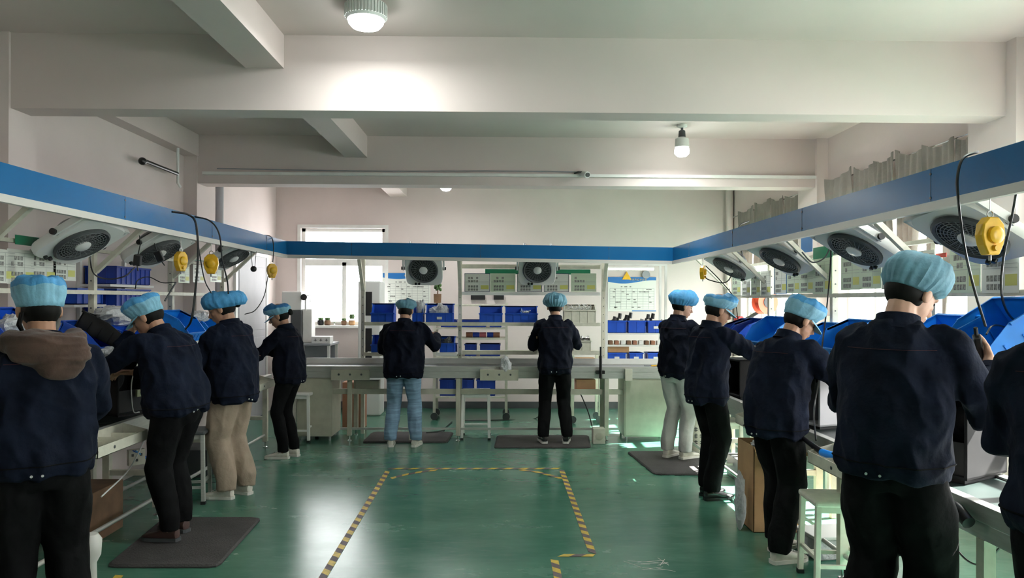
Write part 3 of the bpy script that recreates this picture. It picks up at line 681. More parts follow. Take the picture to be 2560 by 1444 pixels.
    if visor:
        b = MB(); r1, r2 = [], []; top, bot = [], []
        for j in range(17):
            a = R(22 + 136 * j / 16); ext = math.sin(math.pi * j / 16) ** .7
            p = Vector((.088 * math.cos(a), .100 * math.sin(a) - .010, .016)); q = Vector((.092 * math.cos(a), (.100 + .070 * ext) * math.sin(a) - .010, .012 - .018 * ext)); top += [p, q]
        vs = [hm @ p for p in top] + [hm @ (p - Vector((0, 0, .004))) for p in top]; N = len(top); fs = []
        for j in range(16):
            a = 2 * j; fs += [(a, a + 1, a + 3, a + 2), (N + a, N + a + 2, N + a + 3, N + a + 1), (a + 1, N + a + 1, N + a + 3, a + 3), (a, a + 2, N + a + 2, N + a)]
        fs += [(0, N, N + 1, 1), (N - 2, N - 1, 2 * N - 1, 2 * N - 2)]; b.add(vs, fs); b.build('visor', capm, c, smooth=True)
    # ---- trousers
    b = MB()
    b.loft([ring(cc, rx * s * (.4 + .6 * k), ry * s * (.4 + .6 * k), X, Yv, 20) for cc, rx, ry in ((hipc + Z * .06 * s, .150, .110), (hipc, .170, .122), (hipc - Z * .07 * s, .172, .122), (hipc - Z * .12 * s, .13, .10))])
    for i in range(2):
        h_, kn, an = hips[i], knees[i], ank[i]; e = an - Z * .022 * s
        b.tube([h_ + Z * .03, h_ - Z * .05, (h_ + kn) / 2, kn, (kn + an) / 2 - Yv * .012, an + Z * .06, e], [.06 * s, .098 * s * k, .094 * s * tleg, .080 * s * tleg, .076 * s * tleg, .070 * s * tleg, .064 * s * tleg], 16)
    remeshed(b, 'trousers', tm, t, .011, 5, fold=.008, fs=(9, 9, 2.2), seed=seed + 3)
    # ---- jacket
    b = MB(); hz = hem * s; up = dr(lean)
    cs = []
    for f, rx, ry in ((0, .190, .145), (.045, .193, .148), (.06, .203, .158), (.16, .206, .160), (.32, .202, .153), (.50, .203, .146), (.66, .205, .138), (.78, .205, .128), (.85, .192, .116), (.90, .166, .106), (.945, .130, .096), (.99, .092, .084), (1.03, .070, .072)):
        base = Vector((hipc.x, hipc.y, hz)); tot = [base, wa, ch, sh + dr(lean * 1.2) * .035 * s]
        u = f * 3; i = min(int(u), 2); w_ = u - i; c_ = tot[i].lerp(tot[i + 1], w_); ax = (tot[i + 1] - tot[i]).normalized(); cs.append(ring(c_ - Yv * .008, rx * s * k, ry * s * k, X, ax.cross(X) * -1, 24, .88))
    b.loft(cs)
    for S_, E_, w_ in ((SL, EL, wl), (SR, ER, wr_)):
        u1 = (E_ - S_).normalized(); u2 = (w_ - E_).normalized()
        b.tube([S_ - u1 * .02 * s + (sh - S_) * .35, S_, S_ + u1 * .1 * s, E_ - u1 * .05 * s, E_ + (u1 - u2) * .008, E_ + u2 * .06 * s, w_ - u2 * .06 * s, w_ - u2 * .03 * s, w_ - u2 * .001], [.045 * s, .062 * s * k, .070 * s * k, .062 * s, .062 * s, .062 * s, .053 * s, .047 * s, .043 * s], 16)
    remeshed(b, 'jacket', jm, t, .0095, 6, fold=.019, fs=(7, 7, 3.0), seed=seed)
    # collar
    b = MB(); ca = dr(lean * 1.3 + 4); cc = nk - ca * .005; bx = ca.cross(X); prs = []
    for f, r0 in ((-.03, .094), (.0, .082), (.030, .079), (.034, .073), (.0, .068), (-.03, .066)):
        prs.append([cc + ca * f * s + (X * math.cos(a) * 1.0 + bx * math.sin(a) * 1.06) * r0 * s - Yv * .004 for a in [R(-245 + 310 * j / 26 + (0)) for j in range(27)]])
    vs = [p for r_ in prs for p in r_]; fs = []; nn = 27
    for i in range(6):
        for j in range(nn - 1): a, c2 = i * nn + j, ((i + 1) % 6) * nn + j; fs.append((a, a + 1, c2 + 1, c2))
    fs += [tuple(i * nn for i in range(6)), tuple(i * nn + nn - 1 for i in reversed(range(6)))]; b.add(vs, fs); b.build('collar', collar, t, smooth=True)
    # snap buttons at the back of the hem
    jk = [c for c in t.children if c.name.startswith('jacket')][0]
    for q in (-.045, .0):
        c_ = Vector((hipc.x + q, hipc.y - .152 * s * k - .02, hz + .02 * s))
        ok, loc, nrm, idx = jk.data and (None, None, None, None) or (None,) * 4
        jk_hit = jk.data.vertices and min(jk.data.vertices, key=lambda v: (v.co - c_).length_squared)
        p = jk_hit.co + jk_hit.normal * .001
        MB().tube([p, p + jk_hit.normal * .004], .0055, 10).build('snap_button', 'white_plastic', jk)
    # yoke seam across the shoulders and the seam above the hem band
    def seam(name, zf_, m_, rad, tol, full):
        best = {}
        for v in jk.data.vertices:
            if abs(v.co.z - zf_) < tol and abs(v.co.x) < .25 * s and v.normal.z < .8:
                if full: kx = int((math.atan2(v.co.y - hipc.y, v.co.x - hipc.x) + math.pi) / (2 * math.pi) * 40)
                elif v.normal.y < -.25 and abs(v.co.x) < .17 * s: kx = round(v.co.x / .03)
                else: continue
                r_ = (v.co.x ** 2 + v.co.y ** 2) if full else -v.co.y
                if kx not in best or r_ > best[kx][0]: best[kx] = (r_, v)
        pts = [best[i][1].co + best[i][1].normal * .0015 for i in sorted(best)]
        for p in pts: p.z = zf_
        if full and pts: pts.append(pts[0].copy())
        if len(pts) > 4: MB().tube(spline(pts, 4), rad, 5).build(name, m_, jk)
    seam('yoke_seam', ch.z * .35 + sh.z * .65, 'navy_seam', .0016, .012, False)
    seam('hem_seam', hz + .062 * s, 'black_cloth', .003, .01, True)
    for E_, w_ in ((EL, wl), (ER, wr_)):
        u2 = (w_ - E_).normalized(); MB().tube([w_ - u2 * .045 * s, w_ - u2 * .042 * s, w_ - u2 * .008 * s, w_ - u2 * .004 * s, w_ - u2 * .012 * s], [.044 * s, .048 * s, .047 * s, .043 * s, .03 * s], 18).build('cuff', jm, jk, smooth=True)
    # ---- shoes
    for i in range(2):
        an = ank[i]; c_ = Vector((an.x, an.y + .045 * s, 0)); toe = (-1 if i == 0 else 1) * R(8); T = Matrix.Translation((c_.x, c_.y, 0)) @ Matrix.Rotation(-toe, 4, 'Z') @ Matrix.Scale(s, 4)
        b = MB(); rr = []
        for y, hw, z0, z1 in ((-.105, .020, .02, .06), (-.098, .032, .016, .088), (-.06, .037, .016, .098), (-.02, .037, .016, .094), (.02, .040, .016, .076), (.06, .046, .016, .060), (.10, .046, .016, .05), (.135, .036, .016, .042), (.155, .018, .018, .034)):
            rr.append([T @ Vector((hw * math.cos(a), y, z0 + (z1 - z0) * (.5 + .5 * math.sin(a)) if math.sin(a) > -.5 else z0)) for a in [2 * math.pi * j / 16 for j in range(16)]])
        b.loft(rr); sh_ = b.build('shoe', shoe, t, smooth=True)
        b = MB(); o1 = []
        for y, hw in ((-.115, .018), (-.105, .035), (-.04, .039), (.03, .043), (.08, .050), (.12, .045), (.15, .030), (.165, .012)): o1.append((y, hw))
        loop = [(hw, y) for y, hw in o1] + [(-hw, y) for y, hw in reversed(o1)]
        b.loft([[T @ Vector((x, y, z)) for x, y in loop] for z in (.001, .024)]); b.build('sole', sole, sh_)
        if shoe == 'shoe_white':
            b = MB()
            for q in range(4): y = .015 + q * .02; b.tube([T @ Vector((-.022, y, .082 - q * .007)), T @ Vector((0, y + .006, .088 - q * .0085)), T @ Vector((.022, y, .082 - q * .007))], .003, 6)
            b.build('laces', 'white_plastic', sh_)
    if hood:
        b = MB(); rings = []
        for i in range(19):
            a = R(-200 + 220 * i / 18); w_ = math.sin(math.pi * i / 18)
            c_ = nk + X * math.cos(a) * .125 * s + Yv * (math.sin(a) * .12 * s - .02) + Z * (.0 - .035 * w_ + .015)
            rings.append(c_)
        b.tube(rings, [.03 + .032 * math.sin(math.pi * i / 18) for i in range(19)], 14)
        b.ell((0, 0, 0), (.165, .075, .095), Matrix.Translation(nk + Vector((.02, -.12, -.04))) @ Matrix.Rotation(R(-14), 4, 'X') @ Matrix.Rotation(R(10), 4, 'Y'))
        b.ell((0, 0, 0), (.10, .06, .075), Matrix.Translation(nk + Vector((.06, -.14, -.10))) @ Matrix.Rotation(R(-10), 4, 'X'))
        remeshed(b, 'hood', 'brown_cloth', t, .008, 10, fold=.012, fs=(5, 5, 11), seed=4)
    return t

def g(u, v, z=0): p = W(u, v, Z=z); return p.x, p.y
PE = {}
# left line
PE['L1'] = person(-2.02, 3.30, 124, 'person in navy jacket with a brown hood over the collar, nearest on the left', H=1.68, lean=5, headp=14, heady=14, capk=.93, wl=(-.13, .40, 1.04), wr_=(.16, .38, 1.0), cap='band', seed=1.3, hair='long', hood=True, build=1.02, fl=(-.11, 0), fr=(.12, 0), tleg=1.12)
PE['L2'] = person(-2.20, 5.04, 164, 'person in navy jacket bending over a black cabinet with one hand at the face', H=1.63, lean=19, headp=34, heady=22, wl=(-.02, .34, 1.36), wr_=(.10, .42, 1.08), cap='band', visor=True, seed=2.1, shoe='shoe_brown', sole='dark_grey', zf=.02, build=1.14, fl=(-.10, -.05), fr=(.10, .02), tleg=1.08, pl=(-.7, -.2, -.8), curl=1.0)
PE['L3'] = person(-2.19, 6.12, 163, 'person in navy jacket and khaki trousers with a loose blue snood, third on the left', H=1.66, lean=6, headp=26, heady=26, wl=(-.12, .40, 1.02), wr_=(.13, .40, 1.00), cap='snood', capm='cap_blue', capt=None, seed=3.7, tm='khaki_cloth', hem=.80, build=1.10, tleg=1.2, fl=(-.09, .0), fr=(.10, -.05), hair='bun')
PE['L4'] = person(-2.165, 7.62, 170, 'short person in navy jacket and slim black trousers beside the left end stool', H=1.56, lean=7, headp=26, heady=18, wl=(-.12, .40, 1.08), wr_=(.14, .42, 1.06), cap='flat', capt='cap_dark', visor=True, seed=4.2, jm='navy_cloth_dark', hem=.84, build=.97, tleg=.85, fl=(-.07, .02), fr=(.08, -.03), hair='bun')
# far line
PE['B1'] = person(W(1009, 900, Y=8.22).x, 8.22, 88, 'person in dark jacket and light blue jeans with back turned at the far line', H=1.61, lean=8, headp=20, heady=-8, wl=(-.16, .34, 1.02), wr_=(.33, .36, 1.20), cap='flat', capm='cap_grey', capt=None, seed=5.5, jm='navy_cloth_dark', tm='jeans', hem=.81, build=1.16, fl=(-.14, -.02), fr=(.14, -.02), pr=(.5, -.3, -.9), tleg=1.05)
PE['B2'] = person(W(1388, 900, Y=8.30).x, 8.30, 90, 'person in dark jacket and black trousers with a square patch on the cap', H=1.63, lean=6, headp=12, heady=0, wl=(-.13, .36, 1.12), wr_=(.15, .36, 1.14), cap='puff', capm='cap_grey', capt=None, seed=6.4, jm='navy_cloth_dark', hem=.82, capk=1.12, build=.95, fl=(-.13, 0), fr=(.13, 0), zf=.022, shoe='shoe_black', pl=(-.6, -.2, -1), pr=(.6, -.2, -1))
# right line
PE['R1'] = person(1.80, 7.52, 38, 'person in dark jacket and pale grey trousers, farthest worker on the right line', H=1.66, lean=4, headp=20, heady=-30, wl=(-.12, .36, 1.05), wr_=(.14, .34, 1.0), cap='puff', capm='cap_blue', capt=None, seed=7.9, jm='navy_cloth_dark', tm='light_grey_cloth', hem=.84, build=.93, skin='skin_pale', fl=(-.09, -.02), fr=(.09, .04), zf=.02, hair='short')
PE['R2'] = person(1.72, 6.08, 22, 'person in navy jacket and peaked cap stretching one arm over the right line', H=1.66, lean=5, headp=24, heady=-20, wl=(-.10, .52, 1.20), wr_=(.20, .50, 1.14), cap='flat', capt='cap_blue', visor=True, seed=8.8, hem=.80, build=.96, shoe='shoe_black', sole='shoe_black', fl=(-.07, .04), fr=(.08, -.02), pr=(.6, -.2, -.8))
PE['R3'] = person(1.76, 4.66, 25, 'person in navy jacket bending forward beside the near stool on the right line', H=1.64, lean=15, headp=34, heady=-20, wl=(-.10, .46, 1.12), wr_=(.16, .47, 1.13), cap='band', visor=True, seed=9.6, hem=.80, build=1.02, fl=(-.10, .10), fr=(.09, -.06), pr=(.6, -.3, -.8), tleg=1.12)
PE['R4'] = person(1.64, 3.05, 44, 'tallest person in navy jacket holding a black handset, near right', H=1.79, lean=6, headp=34, heady=-30, wl=(-.10, .36, 1.20), wr_=(.27, .33, 1.345), cap='puff', capm='cap_grey', capt=None, seed=10.3, hem=.86, build=1.02, capk=.86, skin='skin_pale', fl=(-.13, 0), fr=(.13, .02), tleg=1.2, pr=(.35, -.2, -1.0), curl=1.0, hr=((-.35, .8, .45), (-.85, -.45, .15)))
PE['R5'] = person(1.85, 2.32, 48, 'person in navy jacket cut off by the right edge of the picture', H=1.75, lean=0, headp=14, heady=20, wl=(-.06, .30, 1.1), wr_=(.12, .30, 1.1), cap='puff', capm='cap_grey', capt=None, seed=11.3, build=.96)

def cap_patch(t):
    c = [k for k in t.children if k.name.startswith('cap')][0]; vs = c.data.vertices; zs = [v.co.z for v in vs]; zm = min(zs) + (max(zs) - min(zs)) * .62
    v = min((v for v in vs if abs(v.co.x) < .02 and abs(v.co.z - zm) < .02), key=lambda v: v.co.y); n = v.normal.copy(); n.x = 0; n.normalize()
    b = MB(); u_ = Vector((1, 0, 0)); w_ = n.cross(u_); p = v.co + n * .004
    b.add([p + u_ * a + w_ * c_ + n * d for d in (-.006, .0015) for a, c_ in ((-.022, -.022), (.022, -.022), (.022, .022), (-.022, .022))], [(0, 1, 2, 3), (4, 7, 6, 5), (0, 4, 5, 1), (1, 5, 6, 2), (2, 6, 7, 3), (3, 7, 4, 0)]); b.build('cap_patch', 'patch', c)
cap_patch(PE['B2'])
# ================================================================ equipment
def bin_(loc, rot, w, d, hb, hf, m, label, group=None, name='storage_bin', cat='bin', plate=False, ribs=True, divider=False):
    t = empty(name, loc, rot, label=label, cat=cat, group=group); th = .005; b = MB()
    b.box((-w / 2, -d / 2, 0), (w / 2, d / 2, th)); b.box((-w / 2, d / 2 - th, 0), (w / 2, d / 2, hb)); b.box((-w / 2, -d / 2, 0), (w / 2, -d / 2 + th, hf))
    cut = -d / 2 + (d * .45 if hf < hb else 0)
    pr = [(-d / 2, 0), (d / 2, 0), (d / 2, hb), (cut, hb), (-d / 2, hf)] if hf < hb else [(-d / 2, 0), (d / 2, 0), (d / 2, hb), (-d / 2, hb)]
    n = len(pr)
    for x in (-w / 2, w / 2 - th):
        b.add([(x, y, z) for y, z in pr] + [(x + th, y, z) for y, z in pr], [tuple(range(n)), tuple(range(n, 2 * n))] + [(i, (i + 1) % n, n + (i + 1) % n, n + i) for i in range(n)])
    r = .012
    b.box((-w / 2 - r, d / 2 - th, hb - .014), (w / 2 + r, d / 2 + r, hb)); b.box((-w / 2 - r, -d / 2 - r, hf - .014), (w / 2 + r, -d / 2 + th, hf))
    for x in (-w / 2 - r, w / 2 - th): b.box((x, cut, hb - .014), (x + r + th, d / 2, hb))
    if ribs:
        k = max(2, int(w / .075))
        for i in range(k + 1): x = -w / 2 + w * i / k; b.box((x - .003, -d / 2 - .006, .004), (x + .003, -d / 2 + .001, hf - .012)); b.box((x - .003, d / 2 - .001, .004), (x + .003, d / 2 + .006, hb - .012))
        k = max(2, int(d / .075))
        for i in range(1, k): y = -d / 2 + d * i / k; b.box((-w / 2 - .006, y - .003, .004), (-w / 2 + .001, y + .003, hf - .012)); b.box((w / 2 - .001, y - .003, .004), (w / 2 + .006, y + .003, hf - .012))
    b.build('shell', m, t)
    if divider: MB().box((-.002, -d / 2 + th, th), (.002, d / 2 - th, hb * .9)).build('divider', 'bin_light_blue', t)
    if plate: MB().box((-.03, -d / 2 - .0075, hf * .35), (.03, -d / 2 - .006, hf * .35 + .03)).build('label_plate', 'white_paint', t)
    return t
def bag(loc, r, label, m='bag', seed=1, flat=.6, name='plastic_bag', cat='bag', rot=(0, 0, 0)):
    b = MB(); b.ell((0, 0, r[2]), r, n=22, m=14)
    vs = []
    for p in b.v:
        q = Vector(p); n_ = noise.noise(q * 14 + Vector((seed, 0, 0))) * .35 + abs(noise.noise(q * 30 + Vector((0, seed, 0)))) * .35
        vs.append((q.x * (1 + n_), q.y * (1 + n_), max(0, q.z * (1 + n_ * .8))))
    b.v = vs; o = b.build(name, m, smooth=False); o.location = loc; o.rotation_euler = rot; return tag(o, label, cat)
def sheet(u, v, w, h, plane, label, side, tint='paper', frame=None, group=None, seed=0, hd=None):
    """instruction sheet in a clear sleeve; plane ('X',x) or ('Y',y); side = rotation about z so that local -y faces the aisle; u,v = its centre"""
    p = W(u, v, **{plane[0]: plane[1]}); t = empty('instruction_sheet', p, (0, 0, side), label=label, cat='sheet', group=group); rnd = random.Random(seed)
    MB().box((-w / 2, -.001, -h / 2), (w / 2, .001, h / 2)).build('paper', tint, t)
    b = MB()
    nx = 4
    for (z0, rows) in ((.16, 2), (-.30, 2)):
        for i in range(nx):
            for j in range(rows):
                if z0 > 0 and rnd.random() < .3: continue
                x = -w * .36 + i * w * .105; z = h * (z0 - j * .17 + .03); b.box((x, -.0022, z), (x + w * .082, -.001, z + h * .12))
    b.build('photo_prints', 'print_dark', t)
    b = MB()
    for z in (.40, .30, .06, -.02): b.box((-w * .46, -.0018, h * z), (w * .46, -.001, h * z + .0025))
    b.box((w * .10, -.0018, -h * .45), (w * .103, -.001, h * .40)); b.build('table_lines', 'print_line', t)
    MB().box((w * .14, -.0016, -h * .36), (w * .45, -.001, -h * .14)).build('highlight', 'print_yellow', t)
    if frame:
        b = MB(); f = .006
        for r in ((-w / 2, -h / 2, w / 2, -h / 2 + f), (-w / 2, h / 2 - f, w / 2, h / 2), (-w / 2, -h / 2, -w / 2 + f, h / 2), (w / 2 - f, -h / 2, w / 2, h / 2)): b.box((r[0], -.004, r[1]), (r[2], .002, r[3]))
        b.build('sleeve_frame', frame, t)
    if hd: MB().box((-w / 2, -.0012, h / 2), (w / 2, .0012, h / 2 + hd)).build('header_strip', 'green_card', t)
    return t
RL, RR = R(90), R(-90)      # local -y towards +x (left line) / towards -x (right line)

# ---------------------------------------------------------------- fans
def make_fan():
    """front faces local -y, tilt comes from the root rotation"""
    t = empty('fan'); w = .44; b = MB()
    rings = []
    for y, k in ((0, .96), (-.02, 1), (-.05, 1), (-.062, .97)): 
        rings.append([(math.copysign(abs(math.cos(a)) ** .35, math.cos(a)) * w / 2 * k, y, math.copysign(abs(math.sin(a)) ** .35, math.sin(a)) * w / 2 * k) for a in [2 * math.pi * (j + .5) / 40 for j in range(40)]])
    b.loft(rings); b.build('housing', 'white_plastic', t, smooth=True)
    T = Matrix.Rotation(R(90), 4, 'X')
    b = MB(); b.lathe([(.168, .060), (.172, .078), (.160, .088), (.148, .080), (.150, .061)], 40, T); b.build('rim', 'dark_grey', t, smooth=True)
    b = MB(); b.lathe([(.150, .064), (.150, .068), (.001, .068)], 40, T); b.build('blade_disc', 'black_matte', t)
    b = MB()
    for r_ in (.062, .078, .094, .110, .126, .142): b.torus((0, 0, 0), r_, .0022, Matrix.Translation((0, -.080, 0)) @ T, 36, 5)
    for i in range(24): a = 2 * math.pi * i / 24; b.bar((math.cos(a) * .045, -.082, math.sin(a) * .045), (math.cos(a + .35) * .158, -.078, math.sin(a + .35) * .158), .0035)
    b.build('grille', 'grille_grey', t)
    MB().lathe([(.048, .078), (.048, .088), (.036, .098), (.001, .100)], 28, T).build('hub', 'white_plastic', t, smooth=True)
    for x in (-.10, -.06): MB().lathe([(.013, .060), (.013, .078), (.010, .082), (.001, .082)], 16, Matrix.Translation((x, 0, -.19)) @ T).build('knob', 'black_plastic', t, smooth=True)
    MB().lathe([(.13, -.002), (.12, -.06), (.08, -.09), (.001, -.09)], 28, T).build('rear_cage', 'dark_grey', t, smooth=True)
    for x in (-1, 1): MB().tube([(x * .222, -.03, 0), (x * .262, -.03, 0)], .02, 14).build('pivot_knob', 'black_plastic', t, smooth=True)
    b = MB(); b.box((-.245, -.05, -.02), (-.228, -.01, .2)); b.box((.228, -.05, -.02), (.245, -.01, .2)); b.box((-.245, -.05, .19), (.245, -.01, .205)); b.build('bracket', 'white_plastic', t); return t
fan0 = make_fan(); fans = []
def put_fan(loc, n, label, first=[True]):
    """n = direction the fan blows"""
    n = Vector(n).normalized(); z = Vector((0, 0, 1)); y = -n
    hx = Vector((0, 1, 0)) if abs(n.x) > .3 else Vector((1, 0, 0))
    if n.x < -.3: hx = -hx
    if n.x > .3: hx = hx
    hx = (hx - y * hx.dot(y)).normalized(); zz = hx.cross(y)
    if zz.z < 0: hx = -hx; zz = -zz
    m = Matrix(((hx.x, y.x, zz.x), (hx.y, y.y, zz.y), (hx.z, y.z, zz.z)))
    if first[0]:
        first[0] = False; t = fan0; t.location = loc; t.rotation_euler = m.to_euler(); tag(t, label, 'fan', 'fans under the light boxes'); return t
    c = clone(fan0, loc, m.to_euler(), label, 'fans under the light boxes'); c['category'] = 'fan'; return c
FN = .86
for (u, v, lb) in ((193, 588, 'white box fan with round black grille hanging at far left above the nearest hood wearer'), (388, 612, 'white box fan tilted beside black power adapters, second on the left line'), (575, 630, 'white box fan behind the yellow balancers, third on the left line')):
    p = W(u, v, X=-2.70); put_fan(p, (.50, -.12, -.82), lb)
for (u, v, lb) in ((1060, 667, 'white box fan under the far light box, above the worker in jeans'), (1343, 667, 'white box fan under the far light box, above the instruction sheets')):
    p = W(u, v, Y=8.72); put_fan(p, (0, -.85, -.53), lb)
for (u, v, lb) in ((1832, 655, 'farthest white box fan on the right line, beside the orange clip balancer'), (1960, 632, 'white box fan on the right line in front of the small blue sign'), (2150, 600, 'white box fan on the right line left of the brace above the tallest person'), (2440, 562, 'nearest white box fan on the right line behind the big yellow balancer')):
    p = W(u, v, X=2.24); put_fan(p, (-.50, -.12, -.82), lb)

# ---------------------------------------------------------------- spring balancers
def balancer(loc, rz, label, s=1.0, m='yellow', hz=None):
    t = empty('spring_balancer', loc, (0, 0, rz), label=label, cat='balancer', group='tool balancers'); s_ = s
    T = Matrix.Rotation(R(90), 4, 'X')
    pr = [(-.022, .072), (.022, .072), (.048, .045), (.055, .0), (.045, -.040), (.026, -.078), (-.026, -.078), (-.045, -.040), (-.055, .0), (-.048, .045)]
    b = MB(); b.loft([[(x * s_ * k, y * s_, z * s_ * k) for x, z in pr] for y, k in ((-.022, .94), (-.016, 1), (.016, 1), (.022, .94))]); b.build('body', m, t, bevel=.002)
    MB().lathe([(.034 * s, .020 * s), (.034 * s, .034 * s), (.026 * s, .040 * s), (.012 * s, .042 * s), (.001, .042 * s)], 24, T).build('drum_cover', m, t, smooth=True)
    MB().lathe([(.012 * s, .02 * s), (.012 * s, .036 * s), (.001, .037 * s)], 16, Matrix.Translation((0, 0, -.052 * s)) @ T).build('adjusting_screw', m, t, smooth=True)
    MB().torus((0, 0, 0), .014 * s, .003 * s, Matrix.Translation((0, 0, .084 * s)) @ T, 20, 6).build('hook', 'steel', t)
    zt = (hz or .25)
    MB().tube([(0, 0, .095 * s), (0, 0, zt)], .0022, 6).build('hanging_wire', 'steel', t)
    MB().tube([(0, 0, -.075 * s), (0, 0, -.10 * s)], .006 * s, 8).build('nozzle', 'grey_plastic', t); return t
for (u, v, X_, rz, s, lb, hz) in ((452, 652, -2.44, 70, 1.0, 'yellow balancer seen edge-on, left of the pair on the left line', .26), (528, 659, -2.44, 15, 1.1, 'yellow balancer facing the viewer, right of the pair on the left line', .3), (680, 676, -2.44, 40, 1.0, 'yellow balancer near the far left corner of the light box', .2), (2475, 588, 1.985, 12, 1.02, 'large yellow balancer at upper right in front of the nearest fan', .28)):
    p = W(u, v, X=X_); balancer(p, R(rz), lb, s, hz=(2.09 if X_ < 0 else 2.045) - p.z)
p = W(1757, 680, X=1.985); balancer(p, R(60), 'small orange and black balancer near the far right corner of the light box', .9, 'yellow', 2.045 - p.z)

# ---------------------------------------------------------------- instruction sheets
xs = -2.94; SG = 'instruction sheets'
for i, (u, v, w, h, lb, tint) in enumerate(((6, 665, .24, .20, 'instruction sheet at the far left edge of the picture', 'paper'), (54, 667, .27, .21, 'instruction sheet second from the left edge, just above the hooded worker\'s cap', 'paper'), (108, 667, .27, .21, 'instruction sheet with dark photos, middle of the left board', 'paper'), (162, 664, .26, .20, 'instruction sheet at the right end of the near left board', 'paper'),
        (460, 684, .24, .17, 'instruction sheet of the second left board, below the edge-on balancer', 'paper_green'), (497, 684, .27, .17, 'instruction sheet of the second left board, between the two balancers', 'paper'), (540, 684, .30, .17, 'instruction sheet of the second left board, below the right balancer', 'paper_green'))):
    sheet(u, v, w, h, ('X', xs), lb, RL, tint, seed=i)
for i, (u, lb, tint, fr) in enumerate(((1193, 'leftmost sheet over the far line with dark frame', 'paper', 'frame_navy'), (1257, 'second sheet over the far line, pale yellow', 'paper_green', None), (1324, 'middle sheet over the far line, half covered by the fan', 'paper', 'frame_navy'), (1391, 'fourth sheet over the far line with dark frame', 'paper', 'frame_navy'), (1459, 'rightmost sheet over the far line', 'paper_green', None))):
    sheet(u, 706, .305, .22, ('Y', 8.90), lb, 0, tint, fr, seed=20 + i)
xr = 2.44
for i, (u, v, w, h, lb, tint, fr, hd) in enumerate(((1841, 710, .27, .23, 'farthest sheet on the right line board', 'paper_green', None, None), (1865, 710, .26, .23, 'second farthest sheet on the right line board', 'paper', None, None), (1889, 709, .26, .23, 'third farthest sheet on the right line board', 'paper_green', None, None), (1914, 708, .26, .23, 'fourth farthest sheet, left of the perforated post', 'paper', None, None),
        (1951, 700, .29, .24, 'sheet with blue frame just right of the perforated post on the right line', 'paper', 'header_blue', None), (1983, 698, .27, .23, 'sheet right of the blue framed one on the right line', 'paper_green', None, None), (2016, 696, .27, .23, 'sheet with green lower edge, below the blue sign', 'paper_green', None, None), (2056, 690, .33, .27, 'sheet under a green header left of the near perforated post', 'paper_green', None, .09),
        (2126, 681, .28, .24, 'sheet right of the near perforated post under a green strip', 'paper_green', None, .07), (2176, 678, .28, .23, 'sheet left of the tallest person\'s cap', 'paper_green', None, None), (2232, 676, .27, .23, 'sheet partly hidden by the tallest person\'s cap', 'paper', None, None), (2305, 676, .25, .23, 'sheet just above the tallest person\'s face', 'paper', None, None),
        (2412, 672, .26, .25, 'large near sheet under a green header, right of the tallest person', 'paper_green', None, .09), (2500, 668, .27, .25, 'large sheet behind the big yellow balancer', 'paper', None, None))):
    sheet(u, v, w, h, ('X', xr), lb, RR, tint, fr, seed=40 + i, hd=hd)
def card(u0, v0, u1, v1, plane, rz, m, label, name='green_card', cat='card'):
    a, c = W(u0, v0, **{plane[0]: plane[1]}), W(u1, v1, **{plane[0]: plane[1]}); ce = (a + c) / 2; w = ((a.x - c.x) ** 2 + (a.y - c.y) ** 2) ** .5; h = a.z - c.z
    o = MB().box((-w / 2, -.0015, -h / 2), (w / 2, .0015, h / 2)).build(name, m); o.location = ce; o.rotation_euler = (0, 0, rz); return tag(o, label, cat)
card(38, 586, 98, 617, ('X', -2.93), RL, 'green_card', 'green strip card at the left edge, left of the first fan')
card(478, 647, 558, 660, ('X', -2.93), RL, 'green_card', 'green strip card behind the yellow balancers')
card(1213, 672, 1298, 685, ('Y', 8.91), 0, 'green_card', 'green strip card over the far line, left of the right fan')
card(1386, 673, 1476, 686, ('Y', 8.91), 0, 'green_card', 'green strip card over the far line, right of the right fan')
card(2003, 588, 2031, 628, ('X', 2.47), RR, 'header_blue', 'small blue hanging sign with pale characters, behind the second nearest far fan', 'blue_sign', 'sign')
a = W(2018, 607, X=2.46)
card(2340, 634, 2366, 642, ('X', 2.46), RR, 'red', 'small red strip tag above the sheet right of the tallest person\'s head', 'red_tag', 'tag')

# ---------------------------------------------------------------- far line shelves and bins
def board(name, u0, u1, v, y0, y1, m, label, th=.025, lip=.03):
    a, c = W(u0, v, Y=y0), W(u1, v, Y=y0); z = (a.z + c.z) / 2; t = empty(name, ((a.x + c.x) / 2, y0, z), label=label, cat='shelf'); w = (c.x - a.x) / 2
    MB().box((-w, 0, -th), (w, y1 - y0, 0)).build('board', m, t, bevel=.002); MB().box((-w, -.012, -th - .008), (w, 0, lip * .3)).build('front_lip', m, t); return t, z
SH1, z1 = board('shelf', 912, 1500, 807, 8.72, 8.955, 'cream_light', 'long cream upper shelf of the far line holding blue bins')
def farbin(u0, u1, z, y, d, hb, hf, m, lb, **k):
    a, c = W(u0, 800, Y=y - d / 2), W(u1, 800, Y=y - d / 2); return bin_(((a.x + c.x) / 2, y, z + .001), (0, 0, 0), (c.x - a.x) - .03, d, hb, hf, m, lb, **k)
GB = 'blue bins on the far line'
farbin(925, 987, z1, 8.82, .20, .225, .115, 'bin_blue', 'blue bin on the upper far shelf, left of the worker in jeans', group=GB)
farbin(1028, 1060, z1, 8.82, .20, .225, .115, 'bin_blue', 'narrow blue bin on the upper far shelf right of the jeans wearer\'s cap', group=GB)
farbin(1062, 1135, z1, 8.82, .20, .225, .115, 'bin_blue', 'blue bin with white label and packed bags, left of the white far post', group=GB, plate=True)
farbin(1196, 1258, z1, 8.82, .20, .20, .115, 'bin_blue', 'blue bin alone right of the white far post on the upper shelf', group=GB)
farbin(1261, 1346, z1, 8.82, .20, .20, .115, 'bin_blue', 'wide divided blue bin on the upper far shelf, left of the patched cap', group=GB, divider=True)
